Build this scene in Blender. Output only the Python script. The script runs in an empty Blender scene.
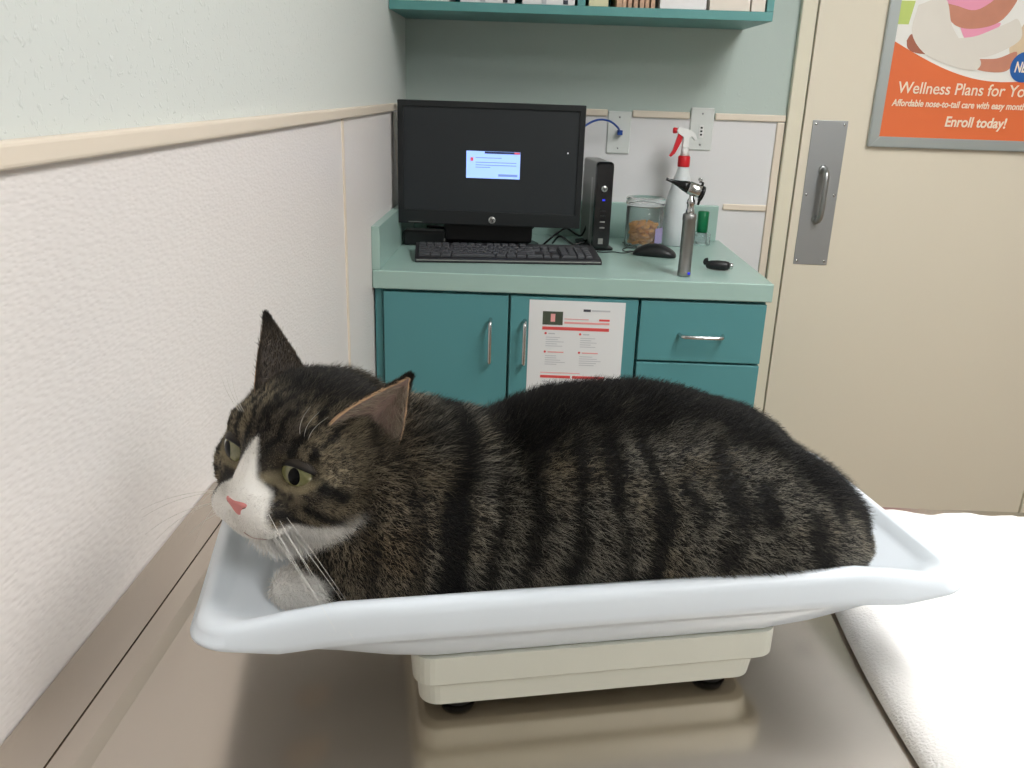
import bpy, bmesh, math, random
import numpy as np
from mathutils import Vector, Matrix
FUR = 1.0          # density of the coat
random.seed(7); RNG = np.random.default_rng(11)
scene = bpy.context.scene
COL = scene.collection
PI = math.pi

# ------------------------------------------------------------------ helpers
def s2l(c):
    return tuple(((x/255)/12.92 if x/255 <= .04045 else (((x/255)+.055)/1.055)**2.4) for x in c)
def mat(name, rgb, rough=.5, metal=0., spec=.5, bump=None, emit=None, estr=1., trans=0., ior=1.45, coat=0., var=None, alpha=1.):
    m = bpy.data.materials.new(name); m.use_nodes = True
    nt = m.node_tree; b = nt.nodes['Principled BSDF']
    c = s2l(rgb)+(1,)
    b.inputs['Base Color'].default_value = c
    b.inputs['Roughness'].default_value = rough; b.inputs['Metallic'].default_value = metal
    b.inputs['Specular IOR Level'].default_value = spec; b.inputs['IOR'].default_value = ior
    b.inputs['Transmission Weight'].default_value = trans; b.inputs['Coat Weight'].default_value = coat
    b.inputs['Alpha'].default_value = alpha
    if emit: b.inputs['Emission Color'].default_value = s2l(emit)+(1,); b.inputs['Emission Strength'].default_value = estr
    tc = nt.nodes.new('ShaderNodeTexCoord')
    if var:   # (scale, amount): soft procedural mottling of the colour
        n = nt.nodes.new('ShaderNodeTexNoise'); n.inputs['Scale'].default_value = var[0]; n.inputs['Detail'].default_value = 4
        nt.links.new(tc.outputs['Object'], n.inputs['Vector'])
        mx = nt.nodes.new('ShaderNodeMix'); mx.data_type = 'RGBA'
        mx.inputs['A'].default_value = tuple(x*(1-var[1]) for x in c[:3])+(1,)
        mx.inputs['B'].default_value = tuple(min(1, x*(1+var[1])) for x in c[:3])+(1,)
        nt.links.new(n.outputs['Fac'], mx.inputs['Factor']); nt.links.new(mx.outputs['Result'], b.inputs['Base Color'])
    if bump:  # (kind, scale vector, strength, distance)
        kind, sc, st, di = bump
        mp = nt.nodes.new('ShaderNodeMapping'); mp.inputs['Scale'].default_value = sc
        nt.links.new(tc.outputs['Object'], mp.inputs['Vector'])
        if kind == 'voronoi':
            n = nt.nodes.new('ShaderNodeTexVoronoi'); n.feature = 'SMOOTH_F1'; n.inputs['Scale'].default_value = 1; o = n.outputs['Distance']
        elif kind == 'splat':
            n = nt.nodes.new('ShaderNodeTexNoise'); n.inputs['Scale'].default_value = 1; n.inputs['Detail'].default_value = 2; n.inputs['Distortion'].default_value = .6
            r = nt.nodes.new('ShaderNodeValToRGB'); r.color_ramp.elements[0].position = .60; r.color_ramp.elements[1].position = .72
            nt.links.new(n.outputs['Fac'], r.inputs['Fac']); o = r.outputs['Color']
        else:
            n = nt.nodes.new('ShaderNodeTexNoise'); n.inputs['Scale'].default_value = 1; n.inputs['Detail'].default_value = 3; o = n.outputs['Fac']
        nt.links.new(mp.outputs['Vector'], n.inputs['Vector'])
        bp = nt.nodes.new('ShaderNodeBump'); bp.inputs['Strength'].default_value = st; bp.inputs['Distance'].default_value = di
        nt.links.new(o, bp.inputs['Height']); nt.links.new(bp.outputs['Normal'], b.inputs['Normal'])
    return m

def link(name, me, m=None, parent=None, smooth=False):
    o = bpy.data.objects.new(name, me); COL.objects.link(o)
    if m is not None and me is not None:
        for k in (m if isinstance(m, (list, tuple)) else [m]): me.materials.append(k)
    if smooth and me is not None: me.polygons.foreach_set('use_smooth', [True]*len(me.polygons))
    if parent is not None: o.parent = parent
    return o
def tag(o, label, cat, group=None):
    o['label'] = label; o['category'] = cat
    if group: o['group'] = group
    return o
def thing(name, loc, label, cat, group=None, rz=0):
    o = bpy.data.objects.new(name, None); COL.objects.link(o); o.empty_display_size = .02
    o.location = loc; o.rotation_euler = (0, 0, rz)
    return tag(o, label, cat, group)
def from_bm(bm, name, m, parent=None, smooth=False):
    me = bpy.data.meshes.new(name); bmesh.ops.recalc_face_normals(bm, faces=bm.faces); bm.to_mesh(me); bm.free()
    return link(name, me, m, parent, smooth)
def struct(o): o['kind'] = 'structure'; return o
def bm_box(bm, c, d, bevel=0, seg=2, rot=None):
    M = Matrix.Translation(c)
    if rot is not None: M = M @ rot
    r = bmesh.ops.create_cube(bm, size=1, matrix=M @ Matrix.Diagonal((*d, 1)))
    if bevel:
        vs = set(r['verts']); es = [e for e in bm.edges if e.verts[0] in vs and e.verts[1] in vs]
        bmesh.ops.bevel(bm, geom=es, offset=bevel, segments=seg, affect='EDGES', profile=.5)
    return bm
def box(name, lo, hi, m, parent=None, bevel=0, seg=2, smooth=False):
    bm = bmesh.new(); c = [(a+b)/2 for a, b in zip(lo, hi)]; d = [b-a for a, b in zip(lo, hi)]
    bm_box(bm, c, d, bevel, seg); return from_bm(bm, name, m, parent, smooth)
def loft(bm, rings, caps=(True, True), closed=True):
    R = [[bm.verts.new(p) for p in r] for r in rings]; n = len(R[0])
    for a, b in zip(R[:-1], R[1:]):
        for i in range(n if closed else n-1):
            j = (i+1) % n; bm.faces.new((a[i], a[j], b[j], b[i]))
    if caps[0]: bm.faces.new(R[0][::-1])
    if caps[1]: bm.faces.new(R[-1])
    return bm
def lathe(name, prof, m, parent=None, n=32, M=None, caps=(True, True), smooth=True, flute=0, nfl=0):
    M = M or Matrix.Identity(4); bm = bmesh.new()
    rings = []
    for r, z in prof:
        ring = []
        for i in range(n):
            a = 2*PI*i/n; rr = r*(1+flute*math.cos(a*nfl)) if flute else r
            ring.append(M @ Vector((rr*math.cos(a), rr*math.sin(a), z)))
        rings.append(ring)
    loft(bm, rings, caps); o = from_bm(bm, name, m, parent, smooth)
    return o
def catmull(P, n=8):
    P = [Vector(p) for p in P]; Q = [P[0]*2-P[1]]+P+[P[-1]*2-P[-2]]; out = []
    for i in range(1, len(Q)-2):
        for k in range(n):
            t = k/n; a, b, c, d = Q[i-1:i+3]
            out.append(.5*((2*b)+(c-a)*t+(2*a-5*b+4*c-d)*t*t+(3*b-a-3*c+d)*t**3))
    return out+[P[-1]]
def bm_tube(bm, pts, r, n=10):
    pts = [Vector(p) for p in pts]; rings = []; up = None
    for i, p in enumerate(pts):
        t = (pts[min(i+1, len(pts)-1)]-pts[max(i-1, 0)]).normalized()
        if up is None: up = t.orthogonal().normalized()
        up = (up-t*up.dot(t)).normalized(); s = t.cross(up)
        rr = r[i] if isinstance(r, (list, tuple)) else r
        rings.append([p+(up*math.cos(2*PI*k/n)+s*math.sin(2*PI*k/n))*rr for k in range(n)])
    return loft(bm, rings)
def tube(name, pts, r, m, parent=None, n=10):
    return from_bm(bm_tube(bmesh.new(), pts, r, n), name, m, parent, True)
def rrect(a, b, r, n=6):
    """rounded rectangle outline, half sizes a, b"""
    r = min(r, a, b); out = []
    for cx, cy, a0 in ((a-r, b-r, 0), (-(a-r), b-r, 90), (-(a-r), -(b-r), 180), (a-r, -(b-r), 270)):
        for k in range(n+1):
            t = math.radians(a0+90*k/n); out.append((cx+r*math.cos(t), cy+r*math.sin(t)))
    return out
def poly_plate(name, pts, y0, y1, m, parent=None):
    """a flat x-z outline given real thickness in y"""
    bm = bmesh.new(); loft(bm, [[(x, y0, z) for x, z in pts], [(x, y1, z) for x, z in pts]])
    return from_bm(bm, name, m, parent)
def text(name, body, size, loc, m, parent=None, shear=0, bold=0, align='LEFT', width=None, rot=(PI/2, 0, 0)):
    c = bpy.data.curves.new(name, 'FONT'); c.body = body; c.size = size; c.shear = shear; c.offset = bold
    c.align_x = align; c.extrude = .0003; c.materials.append(m)
    o = bpy.data.objects.new(name, c); COL.objects.link(o); o.location = loc; o.rotation_euler = rot
    bpy.context.view_layer.update(); k = width/max(1e-6, o.dimensions.x) if width else 1
    me = bpy.data.meshes.new_from_object(o.evaluated_get(bpy.context.evaluated_depsgraph_get()))
    bpy.data.objects.remove(o); bpy.data.curves.remove(c)
    if not me.materials: me.materials.append(m)
    o = bpy.data.objects.new(name, me); COL.objects.link(o); o.location = loc; o.rotation_euler = rot; o.scale.x = k
    if parent: o.parent = parent
    return o

# ------------------------------------------------------------------ materials
M = {}
M['plaster_mint'] = mat('plaster_mint', (214, 218, 214), .5, bump=('splat', (120, 120, 120), .4, .0022))
M['plaster_teal'] = mat('plaster_teal', (184, 197, 191), .6, bump=('splat', (70, 70, 70), .15, .002))
M['frp'] = mat('frp_panel', (228, 222, 219), .42, bump=('voronoi', (100, 105, 290), .32, .002))
M['frp_back'] = mat('frp_panel_back', (224, 223, 224), .45, bump=('noise', (60, 60, 60), .12, .001))
M['cream'] = mat('cream_trim', (228, 215, 198), .35)
M['door'] = mat('door_paint', (228, 219, 200), .4, var=(1.5, .02))
M['frame_paint'] = mat('frame_paint', (228, 221, 200), .4)
M['ceiling'] = mat('ceiling_tile', (225, 225, 220), .8, bump=('noise', (60, 60, 60), .3, .003))
M['floor'] = mat('floor_vinyl', (158, 136, 112), .45, var=(9, .12))
M['wall_plain'] = mat('wall_plain', (168, 170, 168), .6)
M['teal'] = mat('teal_laminate', (84, 142, 146), .38, var=(2, .03))
M['teal_edge'] = mat('teal_shelf_edge', (90, 148, 146), .4)
M['counter'] = mat('counter_laminate', (160, 188, 180), .3, var=(5, .03))
M['dark_gap'] = mat('dark_gap', (18, 40, 42), .8)
M['chrome'] = mat('chrome', (205, 205, 205), .16, 1)
M['brushed'] = mat('brushed_steel', (165, 166, 166), .36, 1)
M['plate'] = mat('pull_plate_steel', (168, 170, 171), .45, .75)
M['alu'] = mat('aluminium_frame', (178, 184, 182), .4, .5)
M['steel_table'] = mat('stainless_table', (200, 191, 180), .19, 1)
M['steel_rim'] = mat('stainless_rim', (176, 158, 142), .3, 1)
M['white_plastic'] = mat('white_plastic_tray', (222, 229, 236), .32)
M['grey_plastic'] = mat('cream_plastic_base', (212, 212, 200), .42)
M['rubber'] = mat('black_rubber', (24, 23, 22), .7)
M['black'] = mat('black_plastic', (22, 23, 25), .42)
M['black_gloss'] = mat('black_gloss', (16, 16, 18), .22)
M['bezel'] = mat('monitor_bezel', (28, 31, 33), .38)
M['screen'] = mat('screen_glass', (26, 29, 31), .5, emit=(30, 34, 37), estr=.25)
M['dlg'] = mat('dialog_blue', (150, 180, 240), .4, emit=(150, 184, 255), estr=.75)
M['dlg_dark'] = mat('dialog_titlebar', (40, 44, 70), .4, emit=(40, 50, 90), estr=.5)
M['dlg_red'] = mat('dialog_close', (200, 80, 90), .4, emit=(200, 80, 100), estr=.6)
M['dlg_text'] = mat('dialog_text', (110, 130, 180), .4, emit=(110, 135, 200), estr=.6)
M['led'] = mat('led_white', (220, 220, 220), .4, emit=(230, 230, 235), estr=.7)
M['blue_led'] = mat('blue_led', (40, 50, 200), .4, emit=(50, 60, 255), estr=.4)
M['silver'] = mat('silver_plastic', (150, 150, 146), .38, .5)
M['badge'] = mat('silver_badge', (190, 190, 188), .3, .6)
M['key'] = mat('key_plastic', (66, 67, 71), .45)
M['kbd'] = mat('keyboard_case', (38, 38, 41), .45)
M['white'] = mat('white_paint', (232, 232, 230), .45)
M['offwhite'] = mat('off_white_plate', (216, 219, 216), .4)
M['paper'] = mat('paper', (222, 224, 224), .7)
M['red_ink'] = mat('red_ink', (216, 82, 80), .7)
M['pink_ink'] = mat('pink_ink', (226, 160, 158), .7)
M['grey_ink'] = mat('grey_ink', (186, 188, 192), .7)
M['black_ink'] = mat('black_ink', (60, 62, 72), .7)
M['photo_dark'] = mat('photo_dark', (72, 80, 66), .7, var=(60, .4))
M['orange'] = mat('poster_orange', (232, 116, 66), .45)
M['poster_white'] = mat('poster_white', (240, 238, 232), .45)
M['poster_green'] = mat('poster_green', (196, 214, 120), .45)
M['skin_print'] = mat('poster_skin', (205, 140, 116), .45, var=(20, .12))
M['skin_dark'] = mat('poster_skin_foot', (170, 104, 82), .45)
M['pink'] = mat('poster_pink', (240, 160, 186), .45)
M['trouser'] = mat('poster_trousers', (228, 222, 212), .45, var=(12, .03))
M['puppy'] = mat('poster_puppy', (222, 200, 168), .45, var=(25, .12))
M['puppy_dark'] = mat('poster_puppy_dark', (90, 60, 45), .45)
M['badge_blue'] = mat('poster_blue', (40, 98, 172), .45)
M['print_text'] = mat('poster_text', (250, 232, 208), .45)
M['blue_cable'] = mat('blue_cable', (28, 72, 150), .4)
M['red'] = mat('red_plastic', (206, 34, 44), .35)
M['bottle'] = mat('bottle_plastic', (232, 236, 238), .35, trans=.25)
M['clear'] = mat('clear_plastic', (235, 240, 240), .06, trans=.93, ior=1.2)
M['green'] = mat('green_plastic', (0, 110, 66), .4)
M['biscuit'] = mat('biscuit', (232, 156, 66), .8, bump=('noise', (300, 300, 300), .5, .001), var=(60, .2))
M['label_print'] = mat('jar_label', (150, 140, 180), .5)
M['box_white'] = mat('carton_white', (228, 226, 226), .6)
M['box_cream'] = mat('carton_cream', (212, 208, 172), .6)
M['box_beige'] = mat('carton_beige', (222, 212, 200), .6)
M['magazine'] = mat('magazine_edge', (196, 160, 134), .6, var=(90, .35))
M['carton_teal'] = mat('carton_teal', (60, 130, 130), .6)
M['towel'] = mat('towel_cotton', (236, 233, 230), .95, spec=.1, bump=('noise', (420, 420, 420), .4, .004))
M['lamp'] = mat('lamp_diffuser', (255, 255, 255), .5, emit=(251, 251, 250), estr=14.)
M['lamp_frame'] = mat('lamp_frame', (230, 230, 228), .5)
M['nose'] = mat('nose_leather', (216, 136, 134), .5, bump=('noise', (900, 900, 900), .3, .0006))
M['nostril'] = mat('nostril', (110, 50, 48), .6)
M['mouth'] = mat('mouth_edge', (186, 166, 158), .6)
M['whisker'] = mat('whisker', (235, 232, 225), .4)
M['pupil'] = mat('pupil', (4, 5, 6), .25, spec=.12)
M['ear_rim'] = mat('ear_rim', (196, 160, 126), .6)
M['knurl'] = mat('knurled_steel', (150, 150, 148), .34, .9, bump=('voronoi', (900, 900, 900), .5, .0008))

# ------------------------------------------------------------------ room shell
XW, YB, CEIL, XR, YF = -.375, 2.70, 2.5, 3.0, -1.6
CZ = .938           # counter height
struct(box('floor', (XW-.1, YF-.1, -.06), (XR+.1, YB+.1, 0), M['floor']))
struct(box('ceiling', (XW-.1, YF-.1, CEIL), (XR+.1, YB+.1, CEIL+.06), M['ceiling']))
struct(box('wall_left', (XW-.1, YF, 0), (XW, YB, CEIL), M['plaster_mint']))
struct(box('wall_back', (XW-.1, YB, 0), (XR+.1, YB+.1, CEIL), M['plaster_teal']))
struct(box('wall_right', (XR, YF, 0), (XR+.1, YB, CEIL), M['wall_plain']))
struct(box('wall_front', (XW-.1, YF-.1, 0), (XR+.1, YF, CEIL), M['wall_plain']))
# pebbled wainscot panels and their mouldings
def panel(n, lo, hi, m): return struct(box('trim_%d' % n, lo, hi, m, bevel=.0006, seg=1))
panel(1, (XW, -1.59, .10), (XW+.003, 1.754, 1.301), M['frp'])
panel(2, (XW, 1.764, .10), (XW+.003, YB-.004, 1.301), M['frp'])
panel(3, (XW, 1.7525, .10), (XW+.006, 1.7655, 1.301), M['cream'])
struct(box('trim_4', (XW, -1.59, 1.300), (XW+.013, YB, 1.320), M['cream'], bevel=.004, seg=3))
panel(5, (XW+.004, YB-.003, .10), (.742, YB, 1.299), M['frp_back'])
for k_, (xa, xb) in enumerate(((XW+.014, .233), (.307, .479), (.555, .766))): struct(box('trim_%d' % (6 if k_ == 0 else 12+k_), (xa, YB-.012, 1.298), (xb, YB, 1.318), M['cream'], bevel=.004, seg=3))
struct(box('trim_7', (.742, YB-.010, .0), (.765, YB, 1.297), M['cream'], bevel=.003, seg=2))
struct(box('trim_8', (.607, YB-.010, 1.033), (.741, YB-.0032, 1.052), M['cream'], bevel=.003, seg=2))
# loose corner strip peeling away above the side splash
bm = bmesh.new(); loft(bm, [[(XW+.006+.020*t**1.5, 2.40, 1.296-.25*t), (XW+.0075+.020*t**1.5, 2.399, 1.296-.25*t), (XW+.010+.024*t**1.5, 2.45, 1.296-.25*t), (XW+.0085+.024*t**1.5, 2.451, 1.296-.25*t)] for t in [k/10 for k in range(11)]])
struct(from_bm(bm, 'trim_9', M['cream'], smooth=False))
struct(box('baseboard_left', (XW, -1.59, 0), (XW+.012, 1.99, .10), M['black']))

# door with frame, pull plate, handle
struct(box('trim_10', (.768, YB-.022, 0), (.812, YB-.0001, 2.13), M['frame_paint'], bevel=.003))
struct(box('trim_11', (1.742, YB-.022, 0), (1.79, YB-.0001, 2.13), M['frame_paint'], bevel=.003))
struct(box('trim_12', (.8125, YB-.022, 2.084), (1.7415, YB-.0001, 2.13), M['frame_paint'], bevel=.003))
dr = struct(box('door_1', (.818, YB-.018, .012), (1.738, YB-.002, 2.08), M['door'], bevel=.002))
pp = box('pull_plate', (.844, YB-.0205, .875), (.949, YB-.0183, 1.308), M['plate'], dr, bevel=.001)
for x in (.854, .939):
    for z in (.886, 1.09, 1.297):
        bm = bmesh.new(); bmesh.ops.create_uvsphere(bm, u_segments=12, v_segments=6, radius=.004, matrix=Matrix.Translation((x, YB-.0207, z)) @ Matrix.Diagonal((1, .45, 1, 1)))
        from_bm(bm, 'screw', M['chrome'], pp, True)
hp = catmull([(.895, YB-.021, 1.165), (.895, YB-.045, 1.163), (.895, YB-.058, 1.145), (.895, YB-.060, 1.09), (.895, YB-.058, 1.035), (.895, YB-.045, 1.017), (.895, YB-.021, 1.015)], 8)
hd = tube('door_handle', hp, .0088, M['brushed'], dr, 14)
for z in (1.165, 1.015): lathe('handle_rose', [(.014, 0), (.014, .003), (.010, .005)], M['brushed'], hd, 20, Matrix.Translation((.895, YB-.0207, z)) @ Matrix.Rotation(PI/2, 4, 'X'))

# ceiling troffers (the lamps of the room)
def troffer(x, y, label):
    t = thing('ceiling_light', (x, y, CEIL), label, 'ceiling light', 'ceiling light panels')
    bm = bmesh.new()
    for lo, hi in (((-.31, -.61), (.31, -.59)), ((-.31, .59), (.31, .61)), ((-.31, -.59), (-.29, .59)), ((.29, -.59), (.31, .59))):
        bm_box(bm, ((lo[0]+hi[0])/2, (lo[1]+hi[1])/2, -.013), (hi[0]-lo[0], hi[1]-lo[1], .024))
    from_bm(bm, 'frame', M['lamp_frame'], t)
    box('diffuser', (-.289, -.589, -.012), (.289, .589, -.004), M['lamp'], t)
    return t
troffer(1.05, 1.0, 'fluorescent ceiling panel nearest the door')
troffer(1.6, -.7, 'fluorescent ceiling panel by the right wall')

# ------------------------------------------------------------------ base cabinets and worktop
YC = 2.075
def bar_handle(parent, x, z, L, vertical=True, y=YC-.019):
    a = L/2
    if vertical: P = [(x, y, z-a), (x, y-.020, z-a+.004), (x, y-.026, z-a+.016), (x, y-.028, z), (x, y-.026, z+a-.016), (x, y-.020, z+a-.004), (x, y, z+a)]
    else: P = [(x-a, y, z), (x-a+.004, y-.020, z), (x-a+.016, y-.026, z), (x, y-.028, z), (x+a-.016, y-.026, z), (x+a-.004, y-.020, z), (x+a, y, z)]
    return tube('handle', catmull(P, 6), .0048, M['chrome'], parent, 12)
cab = thing('base_cabinet', (-.04, YC, 0), 'teal two-door base cabinet under the left half of the worktop', 'cabinet')
def L(o, root):      # keep world placement while parenting to an Empty
    o.location = o.location - root.location if root.rotation_euler.z == 0 else o.location
    return o
def cbox(name, lo, hi, m, root, **k): return L(box(name, lo, hi, m, root, **k), root)
cbox('body', (-.368, YC, .10), (.286, YB-.004, CZ-.046), M['teal'], cab)
cbox('face_strip', (-.368, YC-.004, .10), (-.350, YC-.0005, CZ-.046), M['teal'], cab)
cbox('toe_kick', (-.368, YC+.06, .0), (.286, YC+.08, .099), M['dark_gap'], cab)
for x0, x1, hx in ((-.345, -.036, -.079), (-.030, .284, .006)):
    d = cbox('door', (x0, YC-.019, .12), (x1, YC-.001, .885), M['teal'], cab, bevel=.0015)
    bar_handle(d, hx, .768, .112)
cab2 = thing('drawer_cabinet', (.44, YC, 0), 'teal drawer cabinet under the right half of the worktop', 'cabinet')
cbox('body', (.288, YC, .10), (.600, YB-.004, CZ-.046), M['teal'], cab2)
cbox('toe_kick', (.288, YC+.06, .0), (.600, YC+.08, .099), M['dark_gap'], cab2)
for z0, z1, hz in ((.733, .885, .803), (.53, .727, .63), (.33, .524, .43), (.12, .324, .22)):
    d = cbox('drawer', (.291, YC-.019, z0), (.599, YC-.001, z1), M['teal'], cab2, bevel=.0015)
    bar_handle(d, .445, hz, .108, False)
wt = thing('worktop', (0, 0, CZ), 'mint green laminate worktop with upstands at wall and left side', 'worktop')
cbox('top', (-.371, 2.05, CZ-.045), (.608, YB-.004, CZ), M['counter'], wt, bevel=.0025)
cbox('back_splash', (-.350, YB-.024, CZ+.0002), (.592, YB-.0035, CZ+.108), M['counter'], wt, bevel=.0015)
cbox('side_splash', (-.3715, 2.052, CZ+.0002), (-.3515, YB-.0035, CZ+.106), M['counter'], wt, bevel=.0015)

# notice taped to the right cabinet door
nt_ = thing('paper_notice', (.134, YC-.0195, .74), 'white printed notice with red bars taped to the teal cabinet door', 'notice')
YN = YC-.0196
cbox('sheet', (.016, YN-.0006, .575), (.253, YN, .878), M['paper'], nt_)
cbox('photo', (.050, YN-.0012, .816), (.100, YN-.0007, .850), M['photo_dark'], nt_)
cbox('photo_face', (.070, YN-.0016, .824), (.081, YN-.0013, .844), M['pink_ink'], nt_)
cbox('bar', (.050, YN-.0012, .803), (.216, YN-.0007, .811), M['red_ink'], nt_)
cbox('bar', (.190, YN-.0012, .829), (.216, YN-.0007, .834), M['red_ink'], nt_)
cbox('bar', (.050, YN-.0012, .677), (.126, YN-.0007, .684), M['red_ink'], nt_)
cbox('bar', (.131, YN-.0012, .677), (.212, YN-.0007, .684), M['red_ink'], nt_)
cbox('print_line', (.150, YN-.0012, .852), (.168, YN-.0007, .858), M['black_ink'], nt_)
cbox('print_line', (.170, YN-.0012, .853), (.216, YN-.0007, .857), M['grey_ink'], nt_)
cbox('print_line', (.104, YN-.0012, .831), (.164, YN-.0007, .833), M['pink_ink'], nt_)
cbox('print_line', (.104, YN-.0012, .820), (.216, YN-.0007, .825), M['pink_ink'], nt_)
for cx, cz, red in ((.056, .796, 0), (.142, .796, 0), (.056, .748, 1), (.142, .748, 1)):
    bm = bmesh.new(); bmesh.ops.create_cone(bm, cap_ends=True, segments=16, radius1=.003, radius2=.003, depth=.0006, matrix=Matrix.Translation((cx+.003, YN-.0010, cz-.002)) @ Matrix.Rotation(PI/2, 4, 'X'))
    L(from_bm(bm, 'bullet', M['red_ink'], nt_), nt_)
    cbox('print_line', (cx+.010, YN-.0012, cz-.004), (cx+(.05 if red else .026), YN-.0007, cz-.001), M['pink_ink' if red else 'grey_ink'], nt_)
    for k in range(5): cbox('print_line', (cx+.004, YN-.0012, cz-.013-k*.0056), (cx+.030+.03*random.random(), YN-.0007, cz-.0115-k*.0056), M['grey_ink'], nt_)
cbox('print_line', (.050, YN-.0012, .690), (.150, YN-.0007, .692), M['pink_ink'], nt_)
for x in (.055, .105, .14, .18): cbox('print_line', (x, YN-.0012, .666), (x+.02, YN-.0007, .669), M['grey_ink'], nt_)

# ------------------------------------------------------------------ wall shelf and what stands on it
sh = thing('wall_shelf', (.12, YB, 1.55), 'teal wall shelf unit fixed above the worktop', 'shelf')
YS = 2.385; Z0 = 1.551
cbox('bottom_board', (-.373, YS, Z0), (.612, YB-.0005, Z0+.022), M['teal_edge'], sh, bevel=.001)
cbox('side_panel', (.594, YS, Z0+.0222), (.612, YB-.0005, 2.0), M['teal_edge'], sh, bevel=.001)
cbox('side_panel', (-.373, YS, Z0+.0222), (-.355, YB-.0005, 2.0), M['teal_edge'], sh, bevel=.001)
cbox('divider', (.111, YS, Z0+.0222), (.131, YB-.0005, 1.9798), M['teal_edge'], sh, bevel=.001)
cbox('top_board', (-.3545, YS, 1.98), (.5935, YB-.0005, 2.0), M['teal_edge'], sh, bevel=.001)
cbox('back_panel', (-.3548, YB-.006, Z0+.0222), (.5937, YB-.0006, 1.9795), M['teal'], sh)
def carton(x0, x1, h, m, label, name='carton', mark=None, d=.20, y0=None, group='cartons on the wall shelf'):
    y0 = y0 or YS+.006; zc = Z0+.0225
    t = thing(name, ((x0+x1)/2, y0+d/2, zc), label, name.replace('_', ' '), group)
    w = (x1-x0)/2
    box('body', (-w, -d/2, 0), (w, d/2, h), m, t, bevel=.0012)
    if mark == 'slots':
        for fx in (-.2, .62): box('thumb_hole', (fx*w-.004, -d/2-.0012, .002), (fx*w+.008, -d/2-.0002, .012), M['grey_ink' if fx < 0 else 'black_ink'], t)
    if mark == 'stripe':
        for fx in (-.97, -.93): box('stripe', (fx*w, -d/2-.0012, .001), (fx*w+.0028, -d/2-.0002, h-.01), M['carton_teal'], t)
        box('spine_label', (-.5*w, -d/2-.0012, .06), (.6*w, -d/2-.0002, .13), M['grey_ink'], t)
    if mark == 'flap': box('flap', (-w+.002, -d/2-.0012, h*.45), (w-.002, -d/2-.0002, h*.48), M['grey_ink'], t)
    return t
carton(-.350, -.219, .20, M['box_white'], 'white carton with teal edge stripes at the left end of the shelf', mark='stripe')
carton(-.190, -.050, .20, M['box_white'], 'white carton second from the left on the shelf', mark='slots')
carton(-.031, .104, .19, M['box_white'], 'white carton just left of the shelf divider', mark='slots')
carton(.140, .190, .17, M['box_cream'], 'narrow pale green carton just right of the shelf divider', mark='flap')
for k in range(7):
    w = .009+.004*random.random(); x = .212+k*.0148
    m = box('magazine', (x, YS+.01+.012*random.random(), Z0+.0225), (x+w, YS+.21, Z0+.22+.02*random.random()), M['magazine'], bevel=.0008)
    tag(m, 'thin tan paper booklet upright between the pale cartons on the shelf', 'booklet', 'booklets upright on the shelf')
carton(.322, .441, .20, M['box_white'], 'wide white carton right of the tan booklets', mark='flap')
carton(.449, .552, .12, M['box_beige'], 'cream carton with printed face second from the shelf right end', mark='flap')
carton(.556, .591, .18, M['box_beige'], 'narrow cream carton against the shelf right panel', mark='flap')

# ------------------------------------------------------------------ wall plates and cables
def wallplate(x, z, label, kind):
    t = thing('wall_plate', (x, YB-.0035, z), label, 'wall plate')
    bm = bmesh.new(); loft(bm, [[(a*k, -y, b*k) for a, b in rrect(.035, .062, .004, 3)] for k, y in ((1, 0), (1, .003), (.94, .0055))]); from_bm(bm, 'plate', M['offwhite'], t)
    for dz in (-.045, .045): lathe('screw', [(.003, 0), (.003, .0012)], M['brushed'], t, 12, Matrix.Translation((0, -.0055, dz)) @ Matrix.Rotation(PI/2, 4, 'X'))
    if kind == 'data': box('socket', (-.009, -.0085, -.008), (.009, -.0055, .010), M['white'], t)
    else:
        box('socket', (-.007, -.008, -.024), (.007, -.0055, .012), M['white'], t)
        for k in range(3): box('slot', (-.003, -.0088, -.018+k*.010), (.003, -.0081, -.013+k*.010), M['black'], t)
    return t
wallplate(.270, 1.252, 'white data outlet plate with the blue cable plugged in', 'data')
wallplate(.517, 1.270, 'white wall plate with a small vertical socket behind the spray bottle', 'switch')
bc = thing('network_cable', (.27, YB-.02, 1.25), 'blue network cable running from the wall outlet behind the monitor', 'cable')
L(tube('cord', catmull([(.272, YB-.022, 1.252), (.262, YB-.05, 1.268), (.235, YB-.07, 1.286), (.20, YB-.10, 1.290), (.165, YB-.15, 1.278), (.135, YB-.22, 1.255), (.10, YB-.24, 1.20)], 10), .0030, M['blue_cable'], bc, 8), bc)
L(box('plug', (.264, YB-.034, 1.246), (.279, YB-.0125, 1.260), M['blue_cable'], bc, bevel=.001), bc)

# ------------------------------------------------------------------ monitor
mo = thing('computer_monitor', (-.102, 2.38, CZ), 'black flat screen monitor on the worktop showing a small blue dialog', 'monitor')
mo.rotation_euler = (0, 0, math.radians(0))
def mb(name, lo, hi, m, par=mo, **k): return box(name, lo, hi, m, par, **k)
W2 = .250; zb, zt = .070, .393
bm = bmesh.new()
bm_box(bm, (0, 0, zb+.0185), (2*W2, .03, .037), .002); bm_box(bm, (0, 0, zt-.008), (2*W2, .03, .016), .002)
for s in (-1, 1): bm_box(bm, (s*(W2-.008), 0, (zb+zt)/2), (.016, .0299, zt-zb-.004), .002)
from_bm(bm, 'bezel', M['bezel'], mo)
mb('screen', (-W2+.0155, -.010, zb+.036), (W2-.0155, .010, zt-.0155), M['screen'])
bm = bmesh.new(); loft(bm, [[(a, .0155+y, zb+.162+b) for a, b in rrect(W2*k, .16*k2, .02, 4)] for k, k2, y in ((.99, .99, 0), (.93, .92, .02), (.5, .5, .04))]); from_bm(bm, 'rear_shell', M['black'], mo)
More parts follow.
